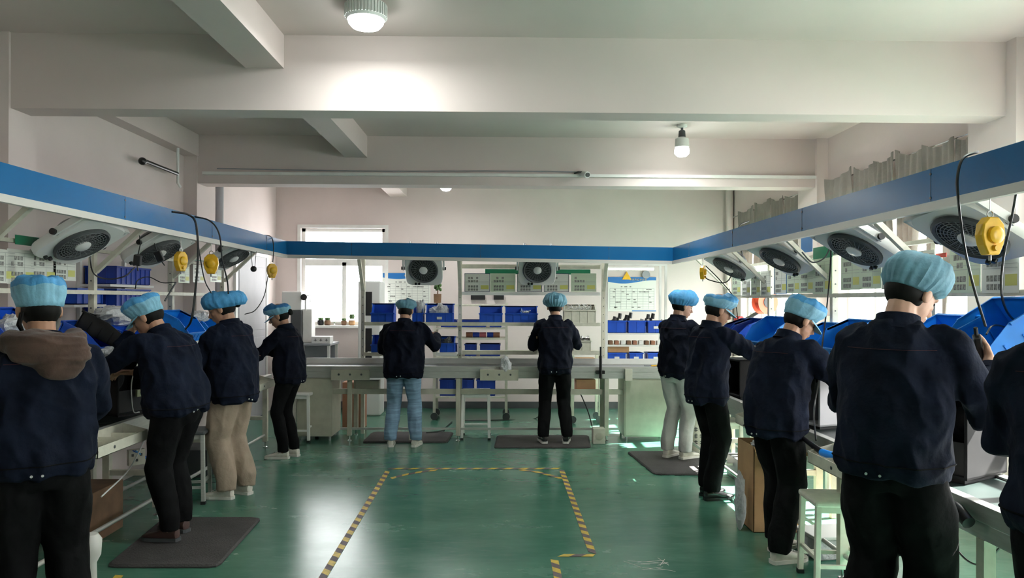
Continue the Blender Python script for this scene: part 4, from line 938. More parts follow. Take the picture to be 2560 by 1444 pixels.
farbin(1408, 1492, z1, 8.82, .20, .22, .16, 'cream_light', 'cream basket full of white clips, right of the patched cap', group=GB, name='basket', cat='basket')
p = W(1050, 775, Y=8.80); bag((p.x, 8.80, z1 + .02), (.05, .045, .13), 'white plastic bag standing up in the narrow bin on the upper far shelf', seed=3)
p = W(1100, 775, Y=8.80); bag((p.x, 8.82, z1 + .02), (.11, .055, .085), 'crumpled clear bags filling the labelled blue bin', seed=5)
p = W(1450, 775, Y=8.82)
random.seed(3)
b = MB()
for i in range(70):
    c = Vector((p.x + random.uniform(-.15, .15), 8.83 + random.uniform(-.06, .06), z1 + random.uniform(.1, .21))); d = Vector((random.uniform(-1, 1), random.uniform(-1, 1), random.uniform(-.2, 1.2))).normalized() * random.uniform(.02, .055); b.bar(c - d, c + d, .006)
tag(b.build('cable_clips', 'white_plastic'), 'tangle of white clips heaped in the cream basket', 'clips', kind='stuff')
p = W(1312, 775, Y=8.80)
b = MB()
for i in range(9):
    c = Vector((p.x + random.uniform(-.04, .06), 8.76 + random.uniform(-.03, .03), z1 + random.uniform(.10, .15))); d = Vector((random.uniform(-1, 1), random.uniform(-1, 1), random.uniform(-.2, .9))).normalized() * .04; b.bar(c - d, c + d, .009)
tag(b.build('white_clips', 'white_plastic'), 'few white clips sticking out of the wide divided blue bin', 'clips', kind='stuff')
SH2, z2 = board('shelf', 1155, 1500, 878, 8.74, 8.955, 'cream_light', 'cream lower shelf of the far line under the divided bin', .03)
SH3, z3 = board('shelf', 912, 970, 882, 8.74, 8.955, 'cream_light', 'short lower shelf at the left end of the far line')
SH4, z4 = board('shelf', 1090, 1142, 882, 8.74, 8.955, 'white_paint', 'short lower shelf left of the white far post')
farbin(926, 966, z3, 8.84, .19, .205, .10, 'bin_blue', 'blue bin on the short lower shelf left of the worker in jeans', group=GB)
farbin(1097, 1139, z4, 8.84, .19, .19, .115, 'bin_blue', 'blue bin with dark parts on the short lower shelf beside the jeans wearer', group=GB)
farbin(1432, 1480, z2, 8.84, .19, .15, .13, 'cream_light', 'cream basket on the lower shelf right of the worker with the patched cap', group=GB, name='basket', cat='basket')
farbin(1322, 1350, z2, 8.84, .19, .17, .15, 'cream_light', 'cream basket on the lower shelf left of the worker with the patched cap', group=GB, name='basket', cat='basket')
p = W(1455, 840, Y=8.84)
b = MB()
for i in range(40):
    c = Vector((p.x + random.uniform(-.08, .08), 8.84 + random.uniform(-.07, .07), z2 + random.uniform(.1, .17))); d = Vector((random.uniform(-1, 1), random.uniform(-1, 1), random.uniform(-.2, .8))).normalized() * random.uniform(.02, .03); b.bar(c - d, c + d, .007)
tag(b.build('small_parts', 'steel'), 'heap of small metal parts in the lower cream basket', 'parts', kind='stuff')
p = W(1118, 850, Y=8.84); bag((p.x, 8.84, z4 + .03), (.06, .05, .07), 'dark parts heaped in the lower blue bin by the worker in jeans', 'dark_grey', 8, name='dark_parts', cat='parts')
p = W(1265, 918, Y=8.44); bag((p.x, 8.44, W(0, 936, Y=8.44).z), (.06, .05, .095), 'crumpled white plastic bag standing on the socket tray of the far line', seed=9)
# storage racks behind the far line
def rack(u0, u1, y0, y1, zs, ztop, label, name='storage_rack'):
    xa, xb = W(u0, 900, Y=y0).x, W(u1, 900, Y=y0).x; w = xb - xa; t = empty(name, (xa, y0, 0), label=label, cat='rack')
    for x in (0, w):
        for y in (0, y1 - y0): MB().cbox((x, y, ztop / 2 + .05), (.035, .035, ztop - .1)).build('post', 'cream_light', t); MB().tube([(x, y - .012, .05), (x, y + .012, .05)], .05, 16).build('castor', 'dark_grey', t, smooth=True)
    for z in zs: MB().box((-.01, -.015, z - .025), (w + .01, y1 - y0 + .015, z)).build('shelf_board', 'cream_light', t)
    return t, xa, xb
rack(1086, 1266, 10.0, 10.4, (.32, .66, .86, 1.11, 1.25, 1.56), 1.58, 'cream storage rack with blue bins behind the far line, centre')
k = 0
names = {0: 'left', 1: 'middle', 2: 'right'}
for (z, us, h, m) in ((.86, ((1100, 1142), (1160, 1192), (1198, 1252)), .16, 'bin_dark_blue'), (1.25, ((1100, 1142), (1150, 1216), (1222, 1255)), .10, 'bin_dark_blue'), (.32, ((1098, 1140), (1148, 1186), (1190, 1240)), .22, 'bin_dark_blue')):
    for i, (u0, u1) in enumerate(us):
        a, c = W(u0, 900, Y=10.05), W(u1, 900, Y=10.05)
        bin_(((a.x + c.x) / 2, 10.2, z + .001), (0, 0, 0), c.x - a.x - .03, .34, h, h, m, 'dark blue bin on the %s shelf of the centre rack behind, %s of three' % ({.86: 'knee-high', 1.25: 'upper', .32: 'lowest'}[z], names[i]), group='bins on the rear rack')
a, c = W(1165, 842, Y=10.1), W(1250, 842, Y=10.1)
for i, (f, m) in enumerate(((0, 'carton_dark'), (.2, 'bin_dark_blue'), (.4, 'pink'), (.62, 'bin_dark_blue'), (.8, 'carton_dark'))):
    x = a.x + (c.x - a.x) * f; o = MB().tube([(0, 0, 0), (.09, 0, 0)], .035, 14).build('cable_reel', m, smooth=True); o.location = (x, 10.12, 1.146)
    tag(o, ['brown roll at the left end of the row on the centre rack', 'dark blue roll second from the left on the centre rack', 'pink roll in the middle of the row on the centre rack', 'dark blue roll fourth in the row on the centre rack', 'brown roll at the right end of the row on the centre rack'][i], 'roll')
rack(1432, 1500, 9.75, 10.1, (.40, .62), .9, 'low cream rack behind the far line, right of the worker with the patched cap')
for i, (z, lb) in enumerate(((.40, 'reddish brown carton on the lower shelf of the low rear rack'), (.62, 'orange brown carton on the upper shelf of the low rear rack'))):
    a, c = W(1440, 900, Y=9.85), W(1488, 900, Y=9.85); h = .17 if i == 0 else .23
    o = MB().box((a.x, 9.8, z + .001), (c.x, 10.05, z + h)).build('carton', 'carton_dark' if i == 0 else 'carton', bevel=.003); tag(o, lb, 'carton')
# pot with plant on the rack
p = W(1093, 755, Y=10.1); t = empty('potted_plant', (p.x, 10.15, 1.561), label='small bare plant in a brown wooden pot on top of the centre rack', cat='plant')
MB().lathe([(.05, 0), (.065, .02), (.07, .14), (.060, .14), (.055, .12)], 4, Matrix.Rotation(R(45), 4, 'Z')).build('pot', 'wood', t)
MB().tube([(0, 0, .1), (.004, 0, .2)], .008, 8).build('stem', 'wood', t); b = MB()
for i in range(16): a = i * 2.4; r_ = .02 + .025 * random.random(); b.ell((r_ * math.cos(a), r_ * math.sin(a), .2 + .12 * i / 16), (.018, .018, .026), n=8, m=6)
b.build('foliage', 'leaf', t, smooth=True)

# ---------------------------------------------------------------- right end station of the far line
xa, xb = W(1516, 800, Y=9.1).x, W(1664, 800, Y=9.1).x
t = empty('shelf_station', (xa, 9.1, 0), label='white aluminium shelf station with a lit tube at the right end of the far line', cat='rack'); w = xb - xa
for x in (0, w):
    for y in (0, .32): MB().cbox((x, y, 1.04), (.028, .028, 2.08)).build('post', 'white_paint', t)
zz = [W(1590, v, Y=9.1).z for v in (832, 862, 906)]
for z in zz: MB().box((.016, .0, z - .02), (w - .016, .32, z)).build('shelf_board', 'white_paint', t)
MB().box((0, -.012, 2.05), (w, .012, 2.078)).build('top_bar', 'white_paint', t)
z = W(1570, 672, Y=9.1).z; t2 = empty('tube_light', (xa + .02, 9.08, z), label='lit fluorescent tube above the wall chart at the right end station', cat='tube light')
MB().box((0, -.01, .008), (.56, .02, .03)).build('fitting', 'white_paint', t2); MB().tube([(0.0, 0, 0), (.56, 0, 0)], .013, 14).build('tube', 'tube_on', t2, smooth=True)
for x in (.08, .48): MB().tube([(x, 0, .028), (x, 0, 2.05 - z)], .003, 6).build('hanging_wire', 'steel', t2)
for i, (u0, u1, lb) in enumerate(((1518, 1567, 'left'), (1569, 1616, 'middle'), (1618, 1662, 'right'))):
    farbin(u0, u1, zz[0], 9.22, .22, .15, .15, 'bin_blue', 'blue bin on the top shelf of the right end station, %s of three' % lb, group='bins at the right end station', plate=(i == 2))
    farbin(u0 + (3 if i == 1 else 0), u1 - (6 if i == 1 else 0), zz[2], 9.22, .22, .12, .12, 'bin_blue', 'blue bin on the bottom shelf of the right end station, %s of three' % lb, group='bins at the right end station', plate=True)
a, c = W(1520, 870, Y=9.15), W(1572, 870, Y=9.15); o = MB().box((a.x, 9.13, zz[2] + .123), (c.x, 9.35, zz[2] + .2)).build('carton_tray', 'carton', bevel=.002); tag(o, 'flat orange brown carton lying on the bottom left bin of the right end station', 'carton')
for i, (u, h, m) in enumerate(((1532, .12, 'black_plastic'), (1545, .16, 'black_plastic'), (1562, .14, 'black_matte'), (1572, .17, 'black_plastic'), (1600, .09, 'grey_plastic'), (1616, .15, 'black_plastic'), (1628, .16, 'black_matte'), (1652, .08, 'grey_plastic'))):
    p = W(u, 800, Y=9.22); o = MB().tube([(0, 0, 0), (.0, 0, h * .6), (.02, .0, h * .62), (.03, .0, h)], [.018, .018, .026, .022], 10).build('power_tool', m, smooth=True); o.location = (p.x, 9.24, zz[0] + .08)
    tag(o, 'handled tool in the top bins of the right end station, %s' % ['leftmost', 'second from the left', 'third from the left', 'fourth from the left', 'fifth and grey', 'sixth from the left', 'seventh from the left', 'rightmost and grey'][i], 'tool', 'tools in the top bins')
for i in range(9):
    p = W(1526 + i * 15, 852, Y=9.2); o = MB().box((-.025, -.05, 0), (.025, .05, .05)).build('small_part', ['wood', 'carton_dark', 'white_paint'][i % 3], bevel=.004); o.location = (p.x, 9.2, zz[1] + .001)
    tag(o, 'small box on the middle shelf of the right end station, number %s from the left' % ['one', 'two', 'three', 'four', 'five', 'six', 'seven', 'eight', 'nine'][i], 'box', 'small boxes in a row')
for i, u in enumerate((1640, 1628, 1612)):
    p = W(u, 925, Y=8.8); o = MB().tube([(0, 0, 0), (.09, .02, 0)], .009, 8).build('screwdriver', ['black_plastic', 'yellow', 'grey_plastic'][i], smooth=True); o.location = (p.x - .02, 8.66 + i * .04, ZB - .004)
    tag(o, ['black screwdriver lying on the far conveyor at its right end', 'yellow screwdriver lying on the far conveyor at its right end', 'grey screwdriver lying on the far conveyor at its right end'][i], 'tool')
# charts on the back wall
def chart(u0, v0, u1, v1, label):
    a, c = W(u0, v0, Y=YBK - .01), W(u1, v1, Y=YBK - .01); w, h = c.x - a.x, a.z - c.z; t = empty('wall_chart', ((a.x + c.x) / 2, YBK - .012, c.z), label=label, cat='chart')
    MB().box((-w / 2, 0, 0), (w / 2, .008, h)).build('panel', 'paper', t); b = MB()
    n = 14
    pts = [(-w / 2 + w * i / n, h * (.97 - .11 - .05 * math.sin(i / n * 5))) for i in range(n + 1)]
    b.add([(x, -.002, h) for x, z in pts] + [(x, -.002, z) for x, z in pts], [(i, i + 1, n + 2 + i, n + 1 + i) for i in range(n)]); b.build('header', 'header_blue', t)
    b = MB()
    for i in range(9): z = h * (.06 + .075 * i); b.box((-w * .46, -.002, z), (w * .46, -.0005, z + .004))
    for i in range(9): x = -w * .46 + w * .92 * i / 8; b.box((x - .002, -.002, h * .06), (x + .002, -.0005, h * .66))
    b.build('grid', 'print_line', t); b = MB(); rnd = random.Random(3)
    for i in range(7): b.box((-w * .05 + i * .038, -.003, h * .90), (-w * .05 + i * .038 + .026, -.002, h * .955))
    b.build('title_characters', 'print_dark', t); b = MB()
    for i in range(26): x = rnd.uniform(-.42, .36) * w; z = h * (.08 + .075 * rnd.randint(0, 8)); b.box((x, -.003, z + .012), (x + rnd.uniform(.02, .05), -.002, z + .026))
    b.build('handwriting', 'print_dark', t); MB().box((w * .0, -.002, 0), (w * .5, -.0005, h * .03)).build('footer', 'header_blue', t); return t
chart(957, 682, 1076, 762, 'white chart with blue header on the back wall right of the window')
chart(1520, 692, 1640, 778, 'white chart with blue header on the back wall inside the right end station')
p = W(1567, 690, Y=YBK - .02); o = MB().add([(-.07, 0, -.05), (.07, 0, -.05), (0, 0, .07), (-.07, .01, -.05), (.07, .01, -.05), (0, .01, .07)], [(0, 1, 2), (3, 5, 4), (0, 3, 4, 1), (1, 4, 5, 2), (2, 5, 3, 0)]).build('warning_sign', 'yellow'); o.location = p; tag(o, 'small yellow triangular sign on the wall above the right chart', 'sign')
p = W(1615, 686, Y=YBK - .02); o = MB().lathe([(.06, 0), (.06, .01)], 20, Matrix.Rotation(R(90), 4, 'X')).build('round_sign', 'grey_plastic'); o.location = p; tag(o, 'small round grey sign on the wall above the right chart', 'sign')

# ---------------------------------------------------------------- left end behind the far line
z = W(0, 856, Y=10.2).z; a, c = W(728, 856, Y=10.2), W(826, 856, Y=10.2)
t = empty('work_table', ((a.x + c.x) / 2, 10.2, 0), label='small grey table beside the window carrying a testing machine', cat='table'); w = (c.x - a.x) / 2
MB().box((-w, 0, z - .03), (w, .55, z)).build('table_top', 'grey_plastic', t, bevel=.003)
for x in (-w + .03, w - .03):
    for y in (.03, .52): MB().cbox((x, y, (z - .03) / 2), (.035, .035, z - .03)).build('leg', 'white_paint', t)
MB().box((-w + .05, .5, .25), (w - .05, .51, z - .05)).build('back_panel', 'grey_plastic', t)
a = W(703, 728, Y=10.3); c = W(752, 776, Y=10.3); e = W(725, 776, Y=10.3); g_ = W(776, 856, Y=10.3)
t = empty('testing_machine', (a.x, 10.32, z + .001), label='tall white and dark grey testing machine on the small table by the window', cat='machine')
MB().box((e.x - a.x, 0, 0), (c.x - a.x, .32, c.z - z)).build('base', 'dark_grey', t, bevel=.01)
MB().box((0, 0, c.z - z + .002), (c.x - a.x, .34, a.z - z)).build('head', 'white_plastic', t, bevel=.015)
MB().box((c.x - a.x + .004, .05, 0), (g_.x - a.x, .25, c.z - z + .02)).build('column', 'white_paint', t, bevel=.008)
b = MB().tube([(c.x - a.x + .04, -.02, a.z - z - .08), (c.x - a.x + .04, .1, a.z - z - .08)], .045, 16); b.build('dial', 'black_plastic', t, smooth=True)
b = MB().tube([(c.x - a.x + .06, .0, a.z - z - .1), (c.x - a.x + .06, .0, c.z - z - .0)], .012, 8); b.build('hanging_rod', 'white_plastic', t)
MB().tube([(c.x - a.x + .004, .02, a.z - z - .08), (c.x - a.x + .12, .02, a.z - z - .05), (c.x - a.x + .12, .02, a.z - z - .15)], .006, 6).build('arm', 'white_plastic', t)
a, c = W(779, 838, Y=10.25), W(825, 855, Y=10.25)
t = empty('control_box', (a.x, 10.25, z + .001), label='low white box with three dark marks on the small table', cat='box'); w = c.x - a.x; h = a.z - c.z
MB().box((0, 0, 0), (w, .2, h)).build('housing', 'white_plastic', t, bevel=.004)
for i in range(3): 
    b = MB(); x = w * (.2 + .3 * i)
    b.box((x - .02, -.002, h * .4), (x + .02, 0, h * .46)); b.box((x - .004, -.002, h * .28), (x + .004, 0, h * .7)); b.box((x - .016, -.002, h * .6), (x + .016, 0, h * .66)); b.build('marking', 'dark_grey', t)
# sill pots
for i, (u, r_, m) in enumerate(((780, .035, 'wood'), (802, .045, 'black_plastic'), (819, .045, 'wood'), (836, .012, 'white_plastic'), (860, .04, 'wood'), (880, .045, 'carton'))):
    p = W(u, 818, Y=YBK - .04); t = empty('sill_pot', (p.x, YBK - .05, bz0 + .001), label='small pot on the window sill, %s' % ['leftmost of six', 'dark, second from the left', 'third from the left', 'thin white one, fourth from the left', 'fifth from the left', 'rightmost with a leafy plant'][i], cat='pot', group='pots on the window sill')
    MB().lathe([(r_ * .7, 0), (r_, .01), (r_ * 1.1, r_ * 1.6), (r_ * .9, r_ * 1.6), (r_ * .8, r_ * 1.3)], 16).build('pot', m, t, smooth=True); b = MB()
    for q in range(5): b.ell((r_ * .5 * math.cos(q * 1.3), r_ * .5 * math.sin(q * 1.3), r_ * 1.7 + (.05 if i == 5 else .015)), (r_ * .4, r_ * .4, r_ * (.9 if i == 5 else .5)), n=8, m=6)
    b.build('plant', 'leaf', t, smooth=True)
# standing air conditioner
a, c = W(895, 702, Y=10.35), W(951, 900, Y=10.35); w = c.x - a.x; h = a.z
t = empty('standing_air_conditioner', (a.x, 10.35, 0), label='tall white standing air conditioner with dark slots, right of the window', cat='air conditioner')
MB().box((0, 0, 0), (w, .36, h)).build('cabinet', 'white_plastic', t, bevel=.02); 
MB().box((w * .32, -.004, h - .48), (w * .62, 0, h - .15)).build('upper_slot', 'black_matte', t); MB().box((w * .32, -.004, .55), (w * .62, 0, 1.22)).build('lower_slot', 'black_matte', t)
# dark bracket plates on the wall behind sheets
for i, (u0, u1) in enumerate(((1177, 1213), (1234, 1260))):
    a, c = W(u0, 737, Y=YBK - .05), W(u1, 749, Y=YBK - .05); o = MB().box((a.x, YBK - .06, c.z), (c.x, YBK, a.z)).build('wall_unit', 'black_plastic', bevel=.004); tag(o, ['dark flat unit on the back wall under the leftmost far sheet', 'dark flat unit on the back wall under the second far sheet'][i], 'wall unit')
# under the far line
t, w, h = plate(1483, 1067, 1513, 1105, 8.34, .14, 'foot_switch', 'cream_light', 'cream foot switch on the floor at the right end of the far mat', 'foot switch')
MB().lathe([(.045, 0), (.045, .004), (.03, .006)], 20, Matrix.Translation((0, -.001, h * .5)) @ Matrix.Rotation(R(90), 4, 'X')).build('round_hole', 'cream_paint', t); t.location.z = .001
t, w, h = plate(1022, 1066, 1041, 1108, 8.46, .05, 'foot_pedal', 'cream_light', 'narrow cream pedal standing between the feet of the worker in jeans', 'pedal'); t.location.z = .001
a = W(830, 960, Y=8.75); o = MB().box((a.x, 8.72, .15), (a.x + .02, 9.0, .72)).build('divider_panel', 'dark_grey')
tag(o, 'dark panel hanging just right of the left cabinet under the far conveyor', 'panel')
a, c = W(856, 955, Y=9.3), W(908, 1065, Y=9.3); o = MB().box((a.x, 9.3, .001), (c.x, 9.55, a.z)).build('brown_board', 'carton_dark', bevel=.003); tag(o, 'tall brown carton standing behind the left legs of the far conveyor', 'carton')

# ---------------------------------------------------------------- mats
def mat_(us, label, th=.018):
    P = [W(u, v, Z=th) for u, v in us]; c = sum(P, Vector()) / len(P); b = MB(); n = len(P)
    # round the corners
    Q = []
    for i in range(n):
        a_, p_, d_ = P[i - 1], P[i], P[(i + 1) % n]; r_ = .06
        for t_ in (0, .5, 1):
            s0 = p_ + (a_ - p_).normalized() * r_; s1 = p_ + (d_ - p_).normalized() * r_; Q.append(s0 * (1 - t_) ** 2 + p_ * 2 * t_ * (1 - t_) + s1 * t_ * t_)
    n = len(Q); C = c.copy(); rings = []
    for k, z in ((1, .001), (1, th * .5), (.965, th), (.9, th)): rings.append([Vector((C.x + (q.x - C.x) * k, C.y + (q.y - C.y) * k, z)) for q in Q])
    b.loft(rings); o = b.build('anti_fatigue_mat', 'rubber_mat'); return tag(o, label, 'mat', 'anti-fatigue mats')
mat_([(262, 1412), (545, 1412), (655, 1290), (410, 1290)], 'large black rubber mat on the floor at the left, under the bending worker')
mat_([(905, 1103), (1118, 1103), (1135, 1078), (930, 1078)], 'dark rubber mat at the far line behind the worker in jeans')
mat_([(1235, 1116), (1478, 1116), (1472, 1086), (1242, 1086)], 'dark rubber mat at the far line under the worker with the patched cap')
mat_([(1636, 1182), (1790, 1184), (1740, 1126), (1566, 1126)], 'dark rubber mat at the right line beside the pale grey trousers')

# ---------------------------------------------------------------- stools
def stool(x, y, rz, label, h=.50, w=.33, m='stool_white', seatm='stool_white'):
    t = empty('stool', (x, y, 0), (0, 0, rz), label=label, cat='stool', group='steel work stools')
    MB().box((-w / 2, -w / 2, h - .035), (w / 2, w / 2, h)).build('seat', seatm, t, bevel=.012)
    k = w / 2 - .022
    for sx in (-1, 1):
        for sy in (-1, 1):
            MB().bar((sx * (k + .01), sy * (k + .01), .02), (sx * k, sy * k, h - .033), .03).build('leg', m, t, bevel=.003); MB().cbox((sx * (k + .01), sy * (k + .01), .012), (.036, .036, .024)).build('rubber_foot', 'black_matte', t)
    for s_ in (-1, 1): MB().bar((-k, s_ * k, .13), (k, s_ * k, .13), .02).build('stretcher', m, t); MB().bar((s_ * k, -k, .17), (s_ * k, k, .17), .02).build('stretcher', m, t)
    MB().box((-k, -k, h - .07), (k, -k + .008, h - .036)).build('apron', m, t); MB().box((-k, k - .008, h - .07), (k, k, h - .036)).build('apron', m, t); return t
x, y = g(1190, 1092); stool(x, y - .02, 0, 'white stool standing alone in front of the far line, centre', h=.56, w=.34)
x, y = g(752, 1100); stool(x, y + .02, R(-6), 'white stool beside the short worker, in front of the left cabinet', h=.56, w=.30)
p = W(2062, 1195, Z=.50); stool(1.93, 4.25, R(-4), 'worn white stool in front of the brown carton, near right', h=.50, w=.30, m='cream_light', seatm='cream_light')
stool(2.09, 6.85, R(0), 'cream stool behind the legs of the worker in the peaked cap on the right', h=.52, w=.28, m='cream_light', seatm='cream_light')
stool(-2.46, 5.98, R(8), 'grey stool between the second and third workers on the left', h=.58, w=.24, m='aluminium', seatm='dark_grey')

# ---------------------------------------------------------------- curtains on the right wall
def curtain(y0, y1, zt0, zt1, zb, label, seed, gather=.6):
    b = MB(); n, m_ = 44, 22; vs = []; yc = (y0 + y1) / 2
    for j in range(m_ + 1):
        f = j / m_
        for i in range(n + 1):
            q = i / n; zt = zt0 + (zt1 - zt0) * q - .05 * math.sin(math.pi * q); z = zt + (zb - zt) * f
            k = 1 - (1 - gather) * f ** 1.3; y = yc + (y0 + (y1 - y0) * q - yc) * k
            d = (.010 + .024 * f) * math.sin(q * 26 + seed + 1.5 * math.sin(f * 3 + seed)) + (.012 + .02 * f) * noise.noise(Vector((q * 5 + seed, f * 2, seed)))
            vs.append((XWR - .075 + d, y, z))
    k = len(vs); vs2 = [(x + .006, y, z) for x, y, z in vs]; fs = []
    for j in range(m_):
        for i in range(n): a = j * (n + 1) + i; fs += [(a, a + 1, a + n + 2, a + n + 1), (k + a, k + a + n + 1, k + a + n + 2, k + a + 1)]
    for i in range(n): fs += [(i, k + i, k + i + 1, i + 1), (m_ * (n + 1) + i, m_ * (n + 1) + i + 1, k + m_ * (n + 1) + i + 1, k + m_ * (n + 1) + i)]
    for j in range(m_): a = j * (n + 1); fs += [(a, a + n + 1, k + a + n + 1, k + a), (a + n, k + a + n, k + a + 2 * n + 1, a + 2 * n + 1)]
    b.add(vs + vs2, fs); return tag(b.build('curtain', 'curtain', smooth=True), label, 'curtain', 'grey curtains on the right wall')
xc = XWR - .075
def yz(u, v): p = W(u, v, X=xc); return p.y, p.z
for i, (u0, v0, u1, v1, zb, gth, lb) in enumerate(((2443, 315, 2388, 345, 1.95, .7, 'grey curtain nearest the viewer, topmost of the long row'), (2384, 340, 2306, 362, 1.3, .35, 'grey curtain second from the viewer, above the second nearest fan'), (2303, 372, 2238, 374, 1.9, .6, 'grey curtain third from the viewer'), (2234, 378, 2186, 402, 2.0, .75, 'grey curtain fourth from the viewer, with a light gap on its right'), (2182, 406, 2132, 418, 2.0, .8, 'grey curtain fifth from the viewer'), (2128, 415, 2062, 448, 2.1, .8, 'grey curtain at the far end of the long row with a ragged edge'),
        (2002, 476, 1962, 490, 2.1, .85, 'grey curtain of the far window, right one with a peak'), (1958, 488, 1928, 496, 2.1, .8, 'grey curtain of the far window, second from the right'), (1924, 494, 1886, 506, 2.1, .8, 'grey curtain of the far window, second from the left'), (1882, 512, 1846, 528, 1.9, .6, 'dark tied curtain of the far window, at its left end'))):
    (ya, za), (yb, zb_) = yz(u0, v0), yz(u1, v1); curtain(ya, yb, za, zb_, zb, lb, i * 1.7, gth)
for i, (y0, y1) in enumerate(((5.3, 7.75), (8.42, 10.9))):
    o = MB().tube([(XWR - .05, y0, 2.86), (XWR - .05, y1, 2.86)], .008, 8).build('curtain_wire', 'steel'); tag(o, ['curtain wire over the nearer right window', 'curtain wire over the far right window'][i], 'curtain wire')
# ---------------------------------------------------------------- side line shelves, bins and machines
def tilt_shelf(sx, x0, x1, z0, z1, label):
    """board tilted down towards the aisle: x0 front (aisle), x1 back"""
    t = empty('tilted_shelf', (x0, 1.7, z0), label=label, cat='shelf'); b = MB(); y0, y1 = 0, 6.3; th = .015
    b.add([(0, y0, 0), (x1 - x0, y0, z1 - z0), (x1 - x0, y1, z1 - z0), (0, y1, 0), (0, y0, -th), (x1 - x0, y0, z1 - z0 - th), (x1 - x0, y1, z1 - z0 - th), (0, y1, -th)],
          [(0, 1, 2, 3), (4, 7, 6, 5), (0, 4, 5, 1), (1, 5, 6, 2), (2, 6, 7, 3), (3, 7, 4, 0)]); b.build('board', 'cream_light', t)
    MB().box((-.01, y0, -.02), (.0, y1, .03)).build('front_lip', 'white_paint', t)
    for y in PY[1:]:
        MB().bar((x1 - x0, y - 1.7 + .05, z1 - z0 - .02), (x1 - x0, y - 1.7 + .05, ZS - z0), .03).build('support', 'cream_light', t)
    return t
tilt_shelf(1, -2.72, -2.955, 1.215, 1.29, 'long cream tilted shelf for bins along the left line')
tilt_shelf(-1, 2.22, 2.455, 1.215, 1.28, 'long cream tilted shelf for bins along the right line')
TL = R(22)
def sbin(u, v, side, w, d, hb, hf, m, lb, tilt=20, yaw=0, xx=None, **k):
    X_ = xx if xx is not None else (-2.85 if side < 0 else 2.33)
    p = W(u, v, X=X_); rz = RL if side < 0 else RR
    e = (Matrix.Rotation(rz + R(yaw), 3, 'Z') @ Matrix.Rotation(R(tilt), 3, 'X')).to_euler()
    t = bin_(p, e, w, d, hb, hf, m, lb, group=('bins along the left line' if side < 0 else 'bins along the right line'), **k)
    off = Vector((0, 0, -hb / 2)); off.rotate(e); t.location = p + off; t.location.z = max(t.location.z, 1.265) if X_ < -2.6 or X_ > 2.3 else t.location.z; return t
sbin(22, 835, -1, .40, .32, .19, .12, 'bin_blue', 'large blue bin at the far left edge behind the hooded worker', 24)
sbin(232, 858, -1, .34, .30, .15, .10, 'bin_blue', 'blue bin right of the brown hood, tilted towards the aisle', 26)
sbin(318, 838, -1, .26, .20, .09, .06, 'bin_blue', 'small blue bin lying by the raised hand of the bending worker', 20, xx=-2.72)
sbin(455, 815, -1, .38, .30, .17, .10, 'bin_light_blue', 'blue bin with white dividers behind the back of the bending worker', 26)
sbin(515, 832, -1, .34, .28, .16, .10, 'bin_light_blue', 'blue and white bin left of the worker in khaki trousers', 26)
# black tilted tray and a post-side black box
p = W(285, 838, X=-2.80)
bin_((p.x, p.y, p.z - .06), (Matrix.Rotation(RL, 3, 'Z') @ Matrix.Rotation(R(12), 3, 'Y') @ Matrix.Rotation(R(26), 3, 'X')).to_euler(), .50, .34, .13, .10, 'black_plastic', 'long black tray full of clear bags, tilted between the brown hood and the bending worker', name='parts_tray', cat='tray')
p = W(290, 800, X=-2.84); bag((p.x, p.y, p.z - .05), (.13, .16, .07), 'pile of clear plastic bags in the long black tray', seed=2)
p = W(332, 806, X=-2.80); bag((p.x, p.y, p.z - .03), (.07, .1, .05), 'pinkish bag at the end of the black tray near the bending worker', 'pink', seed=6)
p = W(272, 882, X=-2.62); bag((p.x, p.y, p.z - .03), (.045, .055, .035), 'small crumpled white bag beside the blue bin on the left line', seed=11)
p = W(45, 825, X=-2.80); bag((p.x, p.y, p.z - .05), (.10, .12, .06), 'white bags lying in the large blue bin at the left edge', seed=12)
p = W(500, 795, X=-2.86); bag((p.x, p.y, p.z - .04), (.08, .14, .05), 'folded white bags on the blue bins behind the bending worker', seed=13)
# wall shelf with crates, left wall
pa, pb = W(246, 720, X=-3.2), W(344, 720, X=-3.2)
t = empty('wall_shelf', (XWL, pa.y - .05, 0), label='white wall shelf carrying stacked blue crates behind the left line', cat='shelf')
for z in (1.40, 1.735): MB().box((.001, 0, z - .02), (.27, pb.y - pa.y + .1, z)).build('shelf_board', 'white_paint', t)
for y in (.02, pb.y - pa.y + .08): MB().box((.001, y - .015, 1.2), (.03, y + .015, 1.95)).build('bracket', 'white_paint', t)
yc = (pa.y + pb.y) / 2
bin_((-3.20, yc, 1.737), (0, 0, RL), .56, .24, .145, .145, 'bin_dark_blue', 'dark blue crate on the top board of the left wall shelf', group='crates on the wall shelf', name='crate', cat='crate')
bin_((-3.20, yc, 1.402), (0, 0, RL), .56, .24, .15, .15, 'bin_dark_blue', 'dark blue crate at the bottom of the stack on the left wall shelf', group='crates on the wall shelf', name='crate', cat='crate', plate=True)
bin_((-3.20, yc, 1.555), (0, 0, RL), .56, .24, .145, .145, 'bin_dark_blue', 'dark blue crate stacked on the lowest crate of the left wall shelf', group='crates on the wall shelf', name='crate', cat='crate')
p = W(187, 745, X=-3.2); t = empty('wall_shelf', (XWL, p.y - .22, 0), label='short wall shelf with one blue crate right of the hooded worker\'s cap', cat='shelf'); MB().box((.001, 0, 1.555), (.27, .44, 1.575)).build('shelf_board', 'white_paint', t); MB().box((.001, .2, 1.4), (.02, .24, 1.555)).build('bracket', 'white_paint', t)
bin_((-3.20, p.y, 1.577), (0, 0, RL), .34, .22, .12, .12, 'bin_blue', 'single blue crate on the short wall shelf right of the nearest cap', name='crate', cat='crate')
